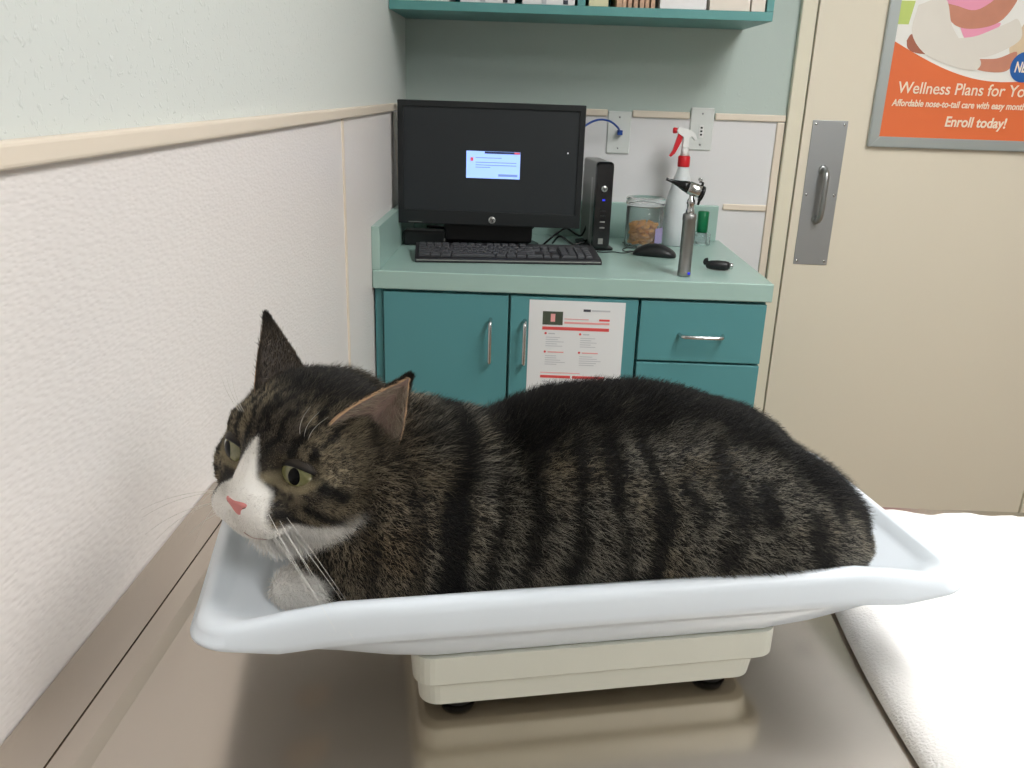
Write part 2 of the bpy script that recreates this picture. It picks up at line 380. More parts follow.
dl = mb('dialog_window', (-.065, -.0112, .197), (.080, -.0103, .268), M['dlg'])
box('title_bar', (-.016, -.0120, .262), (.079, -.0113, .2675), M['dlg_dark'], dl)
box('close_button', (.064, -.0126, .2625), (.078, -.0121, .267), M['dlg_red'], dl)
box('icon', (-.054, -.0120, .242), (-.046, -.0113, .251), M['dlg_red'], dl)
for z, x1 in ((.250, .03), (.238, .07), (.231, .07), (.225, .0)): box('text_line', (-.040, -.0118, z), (x1, -.0113, z+.0018), M['dlg_text'], dl)
box('button', (.022, -.0118, .203), (.074, -.0113, .209), M['dlg_text'], dl)
mb('cursor', (.206, -.0113, .268), (.209, -.0103, .272), M['led'])
def hp_badge(parent, c, r):
    o = lathe('logo_badge', [(r, 0), (r, .0016), (r*.94, .0022)], M['badge'], parent, 28, Matrix.Translation(c) @ Matrix.Rotation(PI/2, 4, 'X'))
    text('logo_letters', 'hp', r*1.35, (c[0]-r*.02, c[1]-.0026, c[2]-r*.28), M['black'], o, shear=.35, bold=r*.03, align='CENTER')
    return o
hp_badge(mo, (.008, -.0148, .0855), .0096)
mb('model_strip', (-.222, -.0162, .0735), (-.185, -.0151, .0752), M['silver'])
bm = bmesh.new(); loft(bm, [[(a, .04+b, z) for a, b in rrect(.14*k, .085*k, .03, 6)] for k, z in ((1, .0004), (1, .008), (.92, .014))]); from_bm(bm, 'stand_base', M['black_gloss'], mo, True)
mb('stand_column', (-.13, .045, .0145), (.12, .075, .16), M['black'], bevel=.006)

# dark cable bundle and adapter under the screen
cb = thing('power_cable', (-.31, 2.51, CZ), 'black power cable coiled on the worktop under the monitor', 'cable')
pts = []
for k in range(52):
    a = k*.42; pts.append((.035*math.cos(a)+.0012*k-.01, .028*math.sin(a)+.01, .0045+.0006*k))
pts += [(.09, .03, .03), (.13, .01, .012), (.17, .03, .006), (.24, .0, .006), (.30, .03, .02), (.34, .05, .05)]
tube('cord', catmull(pts, 3), .0038, M['black_gloss'], cb, 8)
tube('cord', catmull([(.36, -.05, .005), (.40, -.02, .035), (.43, .02, .045), (.47, -.01, .03), (.49, .03, .06)], 8), .003, M['black_gloss'], cb, 8)
tube('cord', catmull([(.39, .0, .004), (.41, -.035, .03), (.45, -.03, .008), (.49, -.02, .02)], 8), .003, M['black_gloss'], cb, 8)
pa = thing('power_adapter', (-.265, 2.43, CZ), 'black power adapter on the worktop under the left of the screen', 'adapter')
bm = bmesh.new(); bm_box(bm, (-.02, 0, .022), (.12, .05, .043), .008, 3); from_bm(bm, 'case', M['black'], pa)
box('indicator', (.035, -.0262, .016), (.039, -.0252, .024), M['silver'], pa)

# ------------------------------------------------------------------ thin client tower
tw = thing('computer_tower', (.213, 2.42, CZ), 'slim black and silver computer tower standing right of the monitor', 'computer')
tw.rotation_euler = (0, 0, math.radians(7))
bm = bmesh.new()
def tring(y): return [(a, y, .128+b) for a, b in rrect(.024, .117, .006, 4)]
loft(bm, [tring(.012), tring(.19)]); from_bm(bm, 'chassis', M['silver'], tw)
bm = bmesh.new(); loft(bm, [[(a, y, .128+b) for a, b in rrect(.0245*k, .119*k, .010, 5)] for k, y in ((1, .014), (1, .002), (.95, -.004))]); from_bm(bm, 'front_panel', M['black_gloss'], tw)
box('side_stripe', (-.0252, .040, .02), (-.0241, .060, .20), M['badge'], tw)
hp_badge(tw, (.0, -.0042, .175), .0085)
box('power_light', (-.004, -.0052, .142), (.004, -.0042, .147), M['blue_led'], tw)
for z in (.112, .098, .082, .066): box('usb_port', (-.007, -.0052, z), (.007, -.0042, z+.004), M['silver'] if z < .09 else M['black'], tw)
box('sticker', (-.009, -.0052, .022), (.005, -.0042, .038), M['silver'], tw)
bm = bmesh.new(); loft(bm, [[(a, .10+b, z) for a, b in rrect(.042*k, .085*k, .012, 4)] for k, z in ((1, .0004), (1, .006), (.75, .011))]); from_bm(bm, 'foot', M['black'], tw)

# ------------------------------------------------------------------ keyboard: every key its own cap
kb = thing('keyboard', (-.048, 2.270, CZ), 'black computer keyboard in front of the monitor', 'keyboard')
kb.rotation_euler = (0, 0, math.radians(6))
bm = bmesh.new(); KW, KD = .243, .080
R = []
for x in (-KW, KW): R.append([(x, -KD, .0006), (x, -KD, .010), (x, -KD+.012, .013), (x, KD-.03, .024), (x, KD-.006, .026), (x, KD, .022), (x, KD, .0006)])
loft(bm, R); bmesh.ops.bevel(bm, geom=[e for e in bm.edges], offset=.0012, segments=1, affect='EDGES'); from_bm(bm, 'case', M['kbd'], kb)
box('front_strip', (-KW+.004, -KD-.0012, .0055), (KW-.004, -KD-.0001, .0085), M['silver'], kb)
slope = math.atan2(.011, .118)
def keymesh(w, d=.0158):
    bm = bmesh.new(); loft(bm, [[(a, b, z) for a, b in rrect(w/2*k, d/2*k, .0015, 2)] for k, z in ((1, 0), (.96, .004), (.80, .0075))], caps=(False, True))
    me = bpy.data.meshes.new('key'); bmesh.ops.recalc_face_normals(bm, faces=bm.faces); bm.to_mesh(me); bm.free(); me.materials.append(M['key']); return me
KM = {}; nkeys = 0
def key(x, y, w):
    global nkeys
    if nkeys >= 104: return
    w = round(w, 4)
    if w not in KM: KM[w] = keymesh(w)
    o = bpy.data.objects.new('key', KM[w]); COL.objects.link(o); o.parent = kb; nkeys += 1
    o.location = (x, y, .0136+(y+KD-.012)*math.tan(slope)); o.rotation_euler = (slope, 0, 0)
p = .0207; x0 = -KW+.008; rows = []
for r, ws in enumerate([[1.5, 1.3, 1.3, 5.6, 1.3, 1.3, 1.3, 1.3], [2.25]+[1]*10+[2.65], [1.75]+[1]*11+[2.15], [1.5]+[1]*12+[1.4], [1]*13+[1.9], ]):
    x = x0
    for w in ws: key(x+w*p/2, -KD+.022+r*.0188, w*p-.0014); x += w*p
for r in range(5):
    y = -KD+.022+r*.0188
    for c in range(3):
        if r in (0, 3, 4) or (r == 1 and c == 1): key(x0+15.2*p+c*p, y, p-.0014)
    for c in range(4):
        if r > 0 or c in (0, 2, 3): key(x0+18.55*p+c*p+(p/2 if (r == 0 and c == 0) else 0), y, (2*p if (r == 0 and c == 0) else p)-.0014)
    if r == 4:
        pass
for c in range(13): key(x0+(c+.5+.35*(c//4))*p*1.0, -KD+.026+5*.0188, p-.002)

# ------------------------------------------------------------------ mouse
ms = thing('computer_mouse', (.362, 2.380, CZ), 'black computer mouse on the worktop beside the treat jar', 'mouse')
ms.rotation_euler = (0, 0, math.radians(72))
bm = bmesh.new(); rings = []
for k, (yy, w, h) in enumerate([(-.060, .004, .006), (-.057, .018, .014), (-.045, .027, .024), (-.02, .030, .034), (.005, .029, .037), (.03, .029, .031), (.05, .026, .020), (.058, .018, .012), (.061, .006, .006)]):
    rings.append([(w*math.cos(2*PI*i/20), yy, max(.0008, h*(.38+.62*math.sin(2*PI*i/20)) if math.sin(2*PI*i/20) > -.55 else .0008)) for i in range(20)])
loft(bm, rings); mbod = from_bm(bm, 'body', M['black'], ms, True)
mbod.modifiers.new('s', 'SUBSURF').levels = 1
lathe('scroll_wheel', [(.008, -.003), (.0085, 0), (.008, .003)], M['silver'], ms, 18, Matrix.Translation((0, .043, .019)) @ Matrix.Rotation(PI/2, 4, 'Y'))
wc = catmull([(0, .060, .008), (.01, .085, .004), (.045, .10, .003), (.09, .095, .003), (.13, .10, .003), (.16, .125, .003)], 8)
tube('cord', wc, .0016, M['black'], ms, 6)
tube('cord', catmull([(.0, .060, .008), (-.02, .085, .004), (-.01, .115, .003), (-.03, .14, .003), (-.06, .15, .008)], 8), .0016, M['black'], ms, 6)

# ------------------------------------------------------------------ treat jar
jr = thing('treat_jar', (.345, 2.52, CZ), 'clear plastic jar of brown treats behind the mouse', 'jar')
o = lathe('jar_body', [(.050, .0008), (.054, .004), (.054, .118), (.050, .122), (.0485, .118), (.0485, .012), (.044, .006)], M['clear'], jr, 40, caps=(True, True))
lathe('lid', [(.047, .1225), (.056, .1227), (.057, .126), (.057, .142), (.054, .145), (.040, .145), (.038, .142)], M['clear'], jr, 40)
bm = bmesh.new(); rr = []
for k in range(9):
    a = math.radians(-60+k*7); rr.append([((.0546)*math.cos(a), .0546*math.sin(a), z) for z in (.018, .062)]+[((.0555)*math.cos(a), .0555*math.sin(a), z) for z in (.062, .018)])
loft(bm, rr); from_bm(bm, 'label', M['label_print'], jr)
bmt = bmesh.new(); bm_box(bmt, (0, 0, 0), (.020, .015, .009), .003, 2)
for v in bmt.verts: v.co += Vector((random.uniform(-1, 1), random.uniform(-1, 1), random.uniform(-1, 1)))*.0007
tme = bpy.data.meshes.new('treat'); bmt.to_mesh(tme); bmt.free(); tme.materials.append(M['biscuit'])
for lay in range(5):
    for k in range(11):
        r, a = (.034, 2*PI*k/8+lay*.4) if k < 8 else (.014, 2*PI*(k-8)/3+lay)
        t = bpy.data.objects.new('dog_treat', tme); COL.objects.link(t)
        t.location = (.345+r*math.cos(a), 2.52+r*math.sin(a), CZ+.0165+lay*.0115+random.uniform(0, .001))
        t.rotation_euler = (random.uniform(-.3, .3), random.uniform(-.3, .3), random.uniform(0, 6))
        tag(t, 'small brown baked treat piled inside the clear jar', 'treat', 'treats inside the clear jar')

# ------------------------------------------------------------------ spray bottle
sp = thing('spray_bottle', (.455, 2.585, CZ), 'translucent white spray bottle with red trigger and red collar', 'spray bottle')
lathe('bottle', [(.040, .0006), (.044, .004), (.0445, .06), (.043, .115), (.036, .15), (.027, .185), (.018, .215), (.0155, .228), (.015, .238)], M['bottle'], sp, 36)
lathe('collar', [(.0165, .229), (.0175, .232), (.0175, .257), (.0155, .260)], M['red'], sp, 28, flute=.02, nfl=24)
lathe('neck', [(.012, .2602), (.011, .275), (.009, .290)], M['white'], sp, 20)
def xz(pts, y): return [(x, y, z) for x, z in pts]
head = [(x, z+.012) for x, z in [(-.030, .318), (-.026, .327), (.006, .322), (.024, .312), (.031, .296), (.026, .293), (.016, .303), (.008, .300), (.009, .272), (-.009, .272), (-.008, .300), (-.026, .312)]]
bm = bmesh.new(); loft(bm, [[(x*k+.0, y, z) for x, z in head] for y, k in ((-.0105, .97), (-.008, 1), (.008, 1), (.0105, .97))]); from_bm(bm, 'spray_head', M['white'], sp)
lathe('nozzle', [(.0075, 0), (.0085, .003), (.0085, .010), (.006, .012)], M['red'], sp, 20, Matrix.Translation((-.028, 0, .330)) @ Matrix.Rotation(-PI/2, 4, 'Y'))
tr = [(x, z+.012) for x, z in [(-.023, .311), (-.009, .304), (-.013, .288), (-.021, .270), (-.029, .254), (-.040, .244), (-.045, .247), (-.036, .262), (-.031, .280)]]
bm = bmesh.new(); loft(bm, [xz(tr, -.006), xz(tr, .006)]); from_bm(bm, 'trigger', M['red'], sp)

# small container with a green lid at the back
gc = thing('specimen_container', (.532, 2.60, CZ), 'small clear container with green lid by the back upstand', 'container')
bm = bmesh.new(); loft(bm, [[(a, b, z) for a, b in rrect(.024*k, .020*k, .005, 4)] for k, z in ((.9, .0006), (1, .003), (1, .036), (.93, .037), (.93, .005))]); from_bm(bm, 'box', M['clear'], gc)
lathe('green_lid', [(.013, .0375), (.0165, .040), (.0165, .098), (.014, .101)], M['green'], gc, 24, flute=.03, nfl=16)
lathe('base_disc', [(.016, .006), (.016, .036)], M['clear'], gc, 24)

# ------------------------------------------------------------------ otoscope standing on its handle
ot = thing('otoscope', (.399, 2.115, CZ), 'chrome otoscope standing upright near the worktop front edge', 'otoscope')
ot.rotation_euler = (0, 0, 0)
lathe('handle', [(.0150, .0006), (.0165, .003), (.0165, .012), (.0158, .014), (.0158, .138), (.0168, .140), (.0168, .152), (.0140, .155)], M['knurl'], ot, 36, flute=.018, nfl=18)
lathe('blue_dot', [(.0035, 0), (.0035, .0012)], M['blue_led'], ot, 14, Matrix.Translation((.009, -.0148, .010)) @ Matrix.Rotation(PI/2+.3, 4, 'X'))
lathe('collar', [(.0105, .155), (.0105, .162), (.0085, .166), (.0085, .176), (.0105, .179), (.0095, .186), (.0062, .192), (.0058, .203)], M['chrome'], ot, 26)
Mh = Matrix.Translation((.003, 0, .213)) @ Matrix.Rotation(math.radians(-72), 4, 'Y') @ Matrix.Scale(1.15, 4)
lathe('head', [(.0125, -.016), (.0135, -.013), (.0135, .010), (.0115, .013)], M['chrome'], ot, 28, Mh)
lathe('speculum', [(.0125, .0132), (.0105, .022), (.0065, .034), (.0038, .048), (.0028, .060), (.0034, .062)], M['black_gloss'], ot, 24, Mh)
lathe('magnifier', [(.0125, -.0165), (.0165, -.018), (.0165, -.022), (.0145, -.023)], M['black_gloss'], ot, 26, Mh @ Matrix.Translation((-.003, 0, 0)))
tube('hinge_clip', [(.016, 0, .232), (.024, 0, .229), (.021, 0, .190), (.017, 0, .176)], .0032, M['black_gloss'], ot, 8)
lathe('ring', [(.003, -.008), (.004, -.008), (.004, .008), (.003, .008)], M['chrome'], ot, 14, Matrix.Translation((.017, 0, .236)) @ Matrix.Rotation(PI/2, 4, 'X'))

# ophthalmoscope head lying down
oh = thing('instrument_head', (.505, 2.20, CZ), 'small black instrument head with chrome tip lying on the worktop', 'instrument')
oh.rotation_euler = (0, 0, math.radians(-12))
Mo = Matrix.Translation((-.032, 0, .014)) @ Matrix.Rotation(PI/2, 4, 'Y')
lathe('body', [(.004, -.004), (.009, 0), (.0115, .010), (.0130, .026), (.0125, .045), (.0105, .054), (.008, .056)], M['black'], oh, 24, Mo)
tube('hook', catmull([(-.034, 0, .016), (-.037, 0, .020), (-.035, 0, .025), (-.030, 0, .026)], 5), [.006]*15+[.004], M['black'], oh, 10)
lathe('chrome_tip', [(.0085, .0562), (.0085, .063), (.0055, .066)], M['chrome'], oh, 20, Mo)

# ------------------------------------------------------------------ framed poster on the door
YP = YB-.019
def px_(x): return 1.05+(x-1.05)*.95-.008
po = thing('framed_poster', (1.32, YP, 1.24), 'framed orange wellness plans poster hanging on the cream door', 'poster')
PX0, PX1, PZ0, PZ1 = 1.012, 1.600, 1.238, 2.04; fw = .030
bm = bmesh.new()
def bar(a, b, c, d): loft(bm, [[(p[0], YP-.0004-y, p[1]) for p in q] for q, y in (((a, b, c, d), 0), ((a, b, c, d), .016))])
bar((PX0, PZ0), (PX1, PZ0), (PX1-fw, PZ0+fw), (PX0+fw, PZ0+fw)); bar((PX0, PZ1), (PX1, PZ1), (PX1-fw, PZ1-fw), (PX0+fw, PZ1-fw))
bar((PX0, PZ0), (PX0+fw, PZ0+fw), (PX0+fw, PZ1-fw), (PX0, PZ1)); bar((PX1, PZ0), (PX1-fw, PZ0+fw), (PX1-fw, PZ1-fw), (PX1, PZ1))
bmesh.ops.bevel(bm, geom=[e for e in bm.edges], offset=.0025, segments=2, affect='EDGES'); L(from_bm(bm, 'frame', M['alu'], po), po)
def art(name, pts, lay, m):
    if lay > 1: pts = [(px_(x), z) for x, z in pts]
    return L(poly_plate(name, pts, YP-.005-lay*.0004, YP-.0046-lay*.0004-(.0 if lay else -.003), m, po), po)
ix0, ix1, iz0, iz1 = PX0+fw-.001, PX1-fw+.001, PZ0+fw-.001, PZ1-fw+.001
art('print', [(ix0, iz0), (ix1, iz0), (ix1, iz1), (ix0, iz1)], 0, M['poster_white'])
def curve_z(x): t = (x-ix0)/(ix1-ix0); return 1.534-.103*math.sin(min(t, .62)/.62*PI/2)**1.0+.05*max(0, t-.62)**1.3
xs = [ix0+(ix1-ix0)*k/24 for k in range(25)]
art('orange_field', [(ix0, iz0), (ix1, iz0)]+[(x, curve_z(x)) for x in xs[::-1]], 1, M['orange'])
art('green_patch', [(ix0, 1.578), (1.076, 1.578), (1.085, 1.64), (ix0, 1.64)], 1, M['poster_green'])
def blob(pts, n=5): return [(p.x, p.z) for p in catmull([(x, 0, z) for x, z in pts+[pts[0]]], n)[:-1]]
art('person_arm', blob([(1.165, 1.640), (1.225, 1.580), (1.30, 1.574), (1.365, 1.600), (1.40, 1.67), (1.36, 1.70), (1.30, 1.655), (1.24, 1.66), (1.19, 1.70)]), 2, M['skin_print'])
art('pink_shirt', blob([(1.13, 1.80), (1.36, 1.82), (1.355, 1.69), (1.29, 1.625), (1.225, 1.63), (1.16, 1.66)]), 2.6, M['pink'])
art('pink_shirt', blob([(1.235, 1.585), (1.30, 1.575), (1.36, 1.59), (1.33, 1.55), (1.27, 1.54)]), 1.5, M['pink'])
art('trousers', blob([(1.105, 1.63), (1.10, 1.555), (1.16, 1.495), (1.27, 1.463), (1.315, 1.463), (1.32, 1.49), (1.26, 1.53), (1.215, 1.58), (1.18, 1.65)]), 4, M['trouser'])
art('trousers', blob([(1.24, 1.545), (1.30, 1.555), (1.38, 1.59), (1.41, 1.60), (1.43, 1.55), (1.37, 1.51), (1.31, 1.495), (1.26, 1.515)]), 3, M['trouser'])
art('foot', blob([(1.088, 1.535), (1.10, 1.553), (1.135, 1.548), (1.17, 1.525), (1.165, 1.502), (1.12, 1.503), (1.095, 1.515)]), 3.5, M['skin_dark'])
art('foot', blob([(1.30, 1.492), (1.37, 1.495), (1.425, 1.515), (1.42, 1.478), (1.40, 1.46), (1.35, 1.458), (1.305, 1.468)]), 3.5, M['skin_print'])
art('puppy', blob([(1.43, 1.66), (1.54, 1.70), (1.58, 1.60), (1.57, 1.49), (1.49, 1.47), (1.42, 1.49), (1.40, 1.54), (1.43, 1.59)]), 2.5, M['puppy'])
art('puppy_ear', blob([(1.44, 1.64), (1.465, 1.62), (1.46, 1.565), (1.44, 1.57), (1.43, 1.61)]), 3, M['trouser'])
art('puppy_eye', blob([(1.474, 1.608), (1.486, 1.614), (1.494, 1.606), (1.484, 1.598)]), 3.5, M['puppy_dark'])
art('puppy_mouth', blob([(1.455, 1.548), (1.475, 1.552), (1.50, 1.543), (1.475, 1.540)]), 3.5, M['puppy_dark'])
art('blue_badge', [(1.4586+.0435*math.cos(a*PI/16), 1.474+.042*math.sin(a*PI/16)) for a in range(32)], 4.5, M['badge_blue'])
def ptxt(name, body, size, x, z, w=None, **k):
    o = text(name, body, size, (x, YP-.0078, z), M['print_text'], None, width=w, **k); o.parent = po; o.location = Vector(o.location)-Vector(po.location); return o
ptxt('badge_text', 'NEW', .040, 1.431, 1.460, shear=.15, bold=.0010, align='CENTER', w=.062)
ptxt('headline_text', 'Wellness Plans for Your Pet', .046, 1.075, 1.392, w=.475, shear=.06, bold=.0004)
ptxt('subline_text', 'Affordable nose-to-tail care with easy monthly payments', .0265, 1.066, 1.356, w=.495, shear=.12, bold=.0006)
ptxt('enroll_text', 'Enroll today!', .040, 1.230, 1.303, w=.180, shear=.10, bold=.0010)

# ------------------------------------------------------------------ stainless exam table
TZ = .897
et = thing('exam_table', (.30, .62, 0), 'stainless steel exam table against the left wall', 'table')
TX0, TX1, TY0, TY1 = XW+.004, 1.05, .26, .945
bm = bmesh.new()
def rrng(x0, x1, y0, y1, z): return [(x0, y0, z), (x1, y0, z), (x1, y1, z), (x0, y1, z)]
rings = [rrng(TX0, TX1, TY0, TY1, TZ-.035), rrng(TX0, TX1, TY0, TY1, TZ+.0005), rrng(TX0+.001, TX1-.002, TY0+.002, TY1-.002, TZ+.002),
         rrng(TX0+.0425, TX1-.028, TY0+.028, TY1-.020, TZ+.002), rrng(TX0+.0427, TX1-.0282, TY0+.0282, TY1-.0202, TZ-.0008), rrng(TX0+.0440, TX1-.0295, TY0+.0295, TY1-.0215, TZ-.0008), rrng(TX0+.0442, TX1-.0297, TY0+.0297, TY1-.0217, TZ+.0018),
         rrng(TX0+.062, TX1-.05, TY0+.05, TY1-.040, TZ+.0014), rrng(TX0+.074, TX1-.058, TY0+.058, TY1-.050, TZ-.0010), rrng(TX0+.080, TX1-.064, TY0+.064, TY1-.056, TZ-.0012)]
loft(bm, rings); L(from_bm(bm, 'table_top', M['steel_table'], et), et)
cbox('pedestal', (.10, .42, .06), (.62, .80, TZ-.0352), M['wall_plain'], et, bevel=.006)
cbox('plinth', (.06, .38, 0.0), (.66, .84, .0598), M['black'], et, bevel=.004)

# ------------------------------------------------------------------ scale
TRAY = Vector((.050, .690, .967)); E1 = Vector((.981, .194, 0)).normalized(); E2 = Vector((-E1.y, E1.x, 0)); RZ = math.atan2(E1.y, E1.x)
sc_ = thing('weighing_scale', (TRAY.x, TRAY.y, TZ-.0006), 'white pet weighing scale with curved tray on the steel table', 'scale', rz=RZ)
OZ = TRAY.z-(TZ-.0006)
def sst(a, b, x): t = min(1, max(0, (x-a)/(b-a))); return t*t*(3-2*t)
A_, B_ = .304, .135
def inner(u, v):
    eu = max(0, 1-(A_-abs(u))/.095); ev = max(0, 1-(B_-abs(v))/.045)
    rim = .046-.012*sst(.20, .290, abs(u))
    return rim*min(1, (eu**2.0+ev**1.8)**.75) if eu+ev > 0 else 0
bm = bmesh.new(); rings = []
def ring(d, zf, n=14):
    o = []
    for x, y in rrect(A_-d, B_-d, max(.026-d*.3, .008), n): o.append((x, y, zf(x, y)))
    # subdivide long sides
    out = []
    for i, p in enumerate(o):
        q = o[(i+1) % len(o)]; out.append(p)
        if (i+1) % (n+1) == 0:
            for k in range(1, 16): t = k/16; x = p[0]+(q[0]-p[0])*t; y = p[1]+(q[1]-p[1])*t; out.append((x, y, zf(x, y)))
    return [(x, y, z+OZ) for x, y, z in out]
def rimz(u): return .046-.012*sst(.20, .290, abs(u))
def skz(u): return .029-.017*sst(.225, .300, abs(u))
def under(u): return -.012+(.030)*sst(.13, .290, abs(u))
for d in (.125, .11, .095, .08, .065, .055, .045, .036, .028, .021, .015): rings.append(ring(d, lambda x, y: inner(x, y)))
for d, dz in ((.010, -.0005), (.006, .0005), (.002, -.0005), (-.001, -.0035), (-.003, -.009)): rings.append(ring(d, lambda x, y, dz=dz: rimz(x)+dz))
rings.append(ring(-.0045, lambda x, y: rimz(x)-skz(x)*.75)); rings.append(ring(-.0045, lambda x, y: rimz(x)-skz(x)*.97)); rings.append(ring(-.0035, lambda x, y: rimz(x)-skz(x)))
rings.append(ring(-.001, lambda x, y: rimz(x)-skz(x)+.0004)); rings.append(ring(.001, lambda x, y: rimz(x)-skz(x)+.002))
for d, f in ((.004, .35), (.009, .8), (.016, 1), (.05, 1), (.11, 1)): rings.append(ring(d, lambda x, y, f=f: (rimz(x)-skz(x)+.001)*(1-f)+min(under(x), rimz(x)-skz(x)+.001)*f if d < .05 else min(under(x)+.000, inner(x, y)-.004)))
loft(bm, rings); tray = from_bm(bm, 'tray', M['white_plastic'], sc_, True)
for f in tray.data.polygons: f.use_smooth = True
bm = bmesh.new()
def br(a, b, z, cx=0): return [(x+cx, y, z+OZ) for x, y in rrect(a, b, .016, 6)]
loft(bm, [br(.149, .124, -.0122), br(.149, .124, -.036), br(.145, .121, -.039), br(.141, .119, -.039, -.004), br(.139, .118, -.059, -.005), br(.134, .113, -.0625, -.005)])
from_bm(bm, 'scale_base', M['grey_plastic'], sc_)
for x in (-.112, .104):
    for y in (-.094, .094): lathe('foot', [(.014, 0.0), (.015, .002), (.013, OZ-.0627)], M['rubber'], sc_, 20, Matrix.Translation((x, y, 0)))


# ------------------------------------------------------------------ towel
def vnoise(P, seed=0):
    P = np.asarray(P, float); I = np.floor(P).astype(np.int64); Fr = P-I; Fr = Fr*Fr*(3-2*Fr); out = np.zeros(len(P))
    for dx in (0, 1):
        for dy in (0, 1):
            for dz in (0, 1):
                h = (I[:, 0]+dx)*374761393+(I[:, 1]+dy)*668265263+(I[:, 2]+dz)*2147483647+seed*974711
                h = (h ^ (h >> 13))*1274126177 & 0xffffffff; h = (h ^ (h >> 16)) & 0xffff
                w = (Fr[:, 0] if dx else 1-Fr[:, 0])*(Fr[:, 1] if dy else 1-Fr[:, 1])*(Fr[:, 2] if dz else 1-Fr[:, 2])
                out += w*h/65535
    return out
def fbm(P, seed=0): return (vnoise(P, seed)+.5*vnoise(np.asarray(P)*2.1+3, seed+1)+.25*vnoise(np.asarray(P)*4.3+7, seed+2))/1.75
nx, ny = 150, 150
U, V = np.meshgrid(np.linspace(0, 1, nx), np.linspace(0, 1, ny), indexing='ij'); U = U.ravel(); V = V.ravel()
edge = .307+.012*np.maximum(0, (V-.35))+.004*np.sin(V*9)
X = edge+(1.02-edge)*U; Y = .285+(.908-.285)*V+.006*np.sin(U*22)+.004*np.sin(U*51)
ed = np.minimum(np.minimum(U*.71, (1-U)*.7), np.minimum(V*.64, (1-V)*.64))
Pn = np.stack([X*9, Y*9, X*0], 1); hgt = .0105*np.clip(ed/.012, 0, 1)**.5+.007*(fbm(Pn, 5)-.4)*np.clip(ed/.05, 0, 1)+.0025*(vnoise(Pn*7, 8))*np.clip(ed/.02, 0, 1)
fold = .004*np.exp(-((X-edge-.045-.02*np.sin(Y*8))/.014)**2); back = .010*np.exp(-((Y-.888)/.012)**2)*np.clip(.4+fbm(np.stack([X*22, Y*0, X*0], 1), 3), 0, 1.3)
Z = TZ+.0030+np.maximum(hgt+fold+back, 0)
bm = bmesh.new(); vs = [bm.verts.new(p) for p in zip(X, Y, Z)]; vb = [bm.verts.new((x, y, TZ+.0024)) for x, y in zip(X, Y)]
for i in range(nx-1):
    for j in range(ny-1):
        a = i*ny+j; bm.faces.new((vs[a], vs[a+ny], vs[a+ny+1], vs[a+1])); bm.faces.new((vb[a], vb[a+1], vb[a+ny+1], vb[a+ny]))
per = [i*ny for i in range(nx)]+[(nx-1)*ny+j for j in range(1, ny)]+[i*ny+ny-1 for i in range(nx-2, -1, -1)]+[j for j in range(ny-2, 0, -1)]
for a, b in zip(per, per[1:]+per[:1]): bm.faces.new((vb[a], vb[b], vs[b], vs[a]))
tw_ = from_bm(bm, 'towel', M['towel'], smooth=True); tag(tw_, 'white terry towel spread on the right of the steel table', 'towel')

# ================================================================== CAT
exec_cat = True
HF = Vector((-.468, -.883, .03)).normalized(); HU = Vector((.097, -.017, .995)); HU = (HU-HF*HU.dot(HF)).normalized(); HL = HU.cross(HF)
HR = np.array([HF, HL, HU]); HT = np.array([-.166, .61, 1.092]); HS = .01*1.12
TRn = np.array([E1, E2, (0, 0, 1)]); T0 = np.array(TRAY)
def w2h(P): return (P-HT)@HR.T/HS
def h2w(h): return np.asarray(h, float)*HS@HR+HT
def w2t(P): return (P-T0)@TRn.T
def t2w(p): return np.asarray(p, float)@TRn+T0
def ell(P, c, r):
    q = (P-np.array(c))/np.array(r); k = np.sqrt((q**2).sum(-1)); k2 = np.sqrt(((q/np.array(r))**2).sum(-1))+1e-9
    return k*(k-1)/k2
def cap(P, a, b, ra, rb):
    a = np.array(a, float); b = np.array(b, float); ab = b-a; t = np.clip(((P-a)@ab)/(ab@ab), 0, 1)
    return np.sqrt(((P-a-t[..., None]*ab)**2).sum(-1))-(ra+(rb-ra)*t)
def smin(a, b, k):
    h = np.clip(.5+.5*(b-a)/k, 0, 1); return b+(a-b)*h-k*h*(1-h)
BU = np.array([-.245, -.235, -.215, -.19, -.16, -.143, -.11, -.082, -.053, -.02, .015, .064, .098, .150, .186, .224, .245, .255, .262])
BT = np.array([.055, .085, .105, .118, .126, .125, .125, .126, .143, .153, .156, .155, .147, .129, .102, .072, .052, .036, .018])
BW = np.array([.004, .035, .058, .072, .082, .086, .091, .094, .098, .102, .105, .109, .110, .104, .096, .078, .058, .038, .006])
BB = np.array([.040, .018, .006, .002, .001, .001, .001, .001, .001, .001, .001, .001, .001, .002, .005, .012, .018, .020, .014])
def body_f(P):
    u, v, z = P[..., 0], P[..., 1], P[..., 2]
    uu = np.clip(u, BU[0], BU[-1]); top = np.interp(uu, BU, BT); w = np.interp(uu, BU, BW); bot = np.interp(uu, BU, BB)
    hh = np.maximum((top-bot)/2, .003); zc = (top+bot)/2-.0; n = 2.25
    vc = -.018-.010*np.clip((u-.1)/.19, 0, 1)
    wz = w*(1+.10*np.clip((zc-z)/hh, -1, 1)-.0)       # heavier low down
    q = np.abs((v-vc)/np.maximum(wz, .003)); r = np.abs((z-zc)/hh)
    d = ((q**n+r**n)**(1/n)-1)*np.minimum(w, hh)
    return np.maximum(d, np.maximum(BU[0]-u, u-BU[-1]))
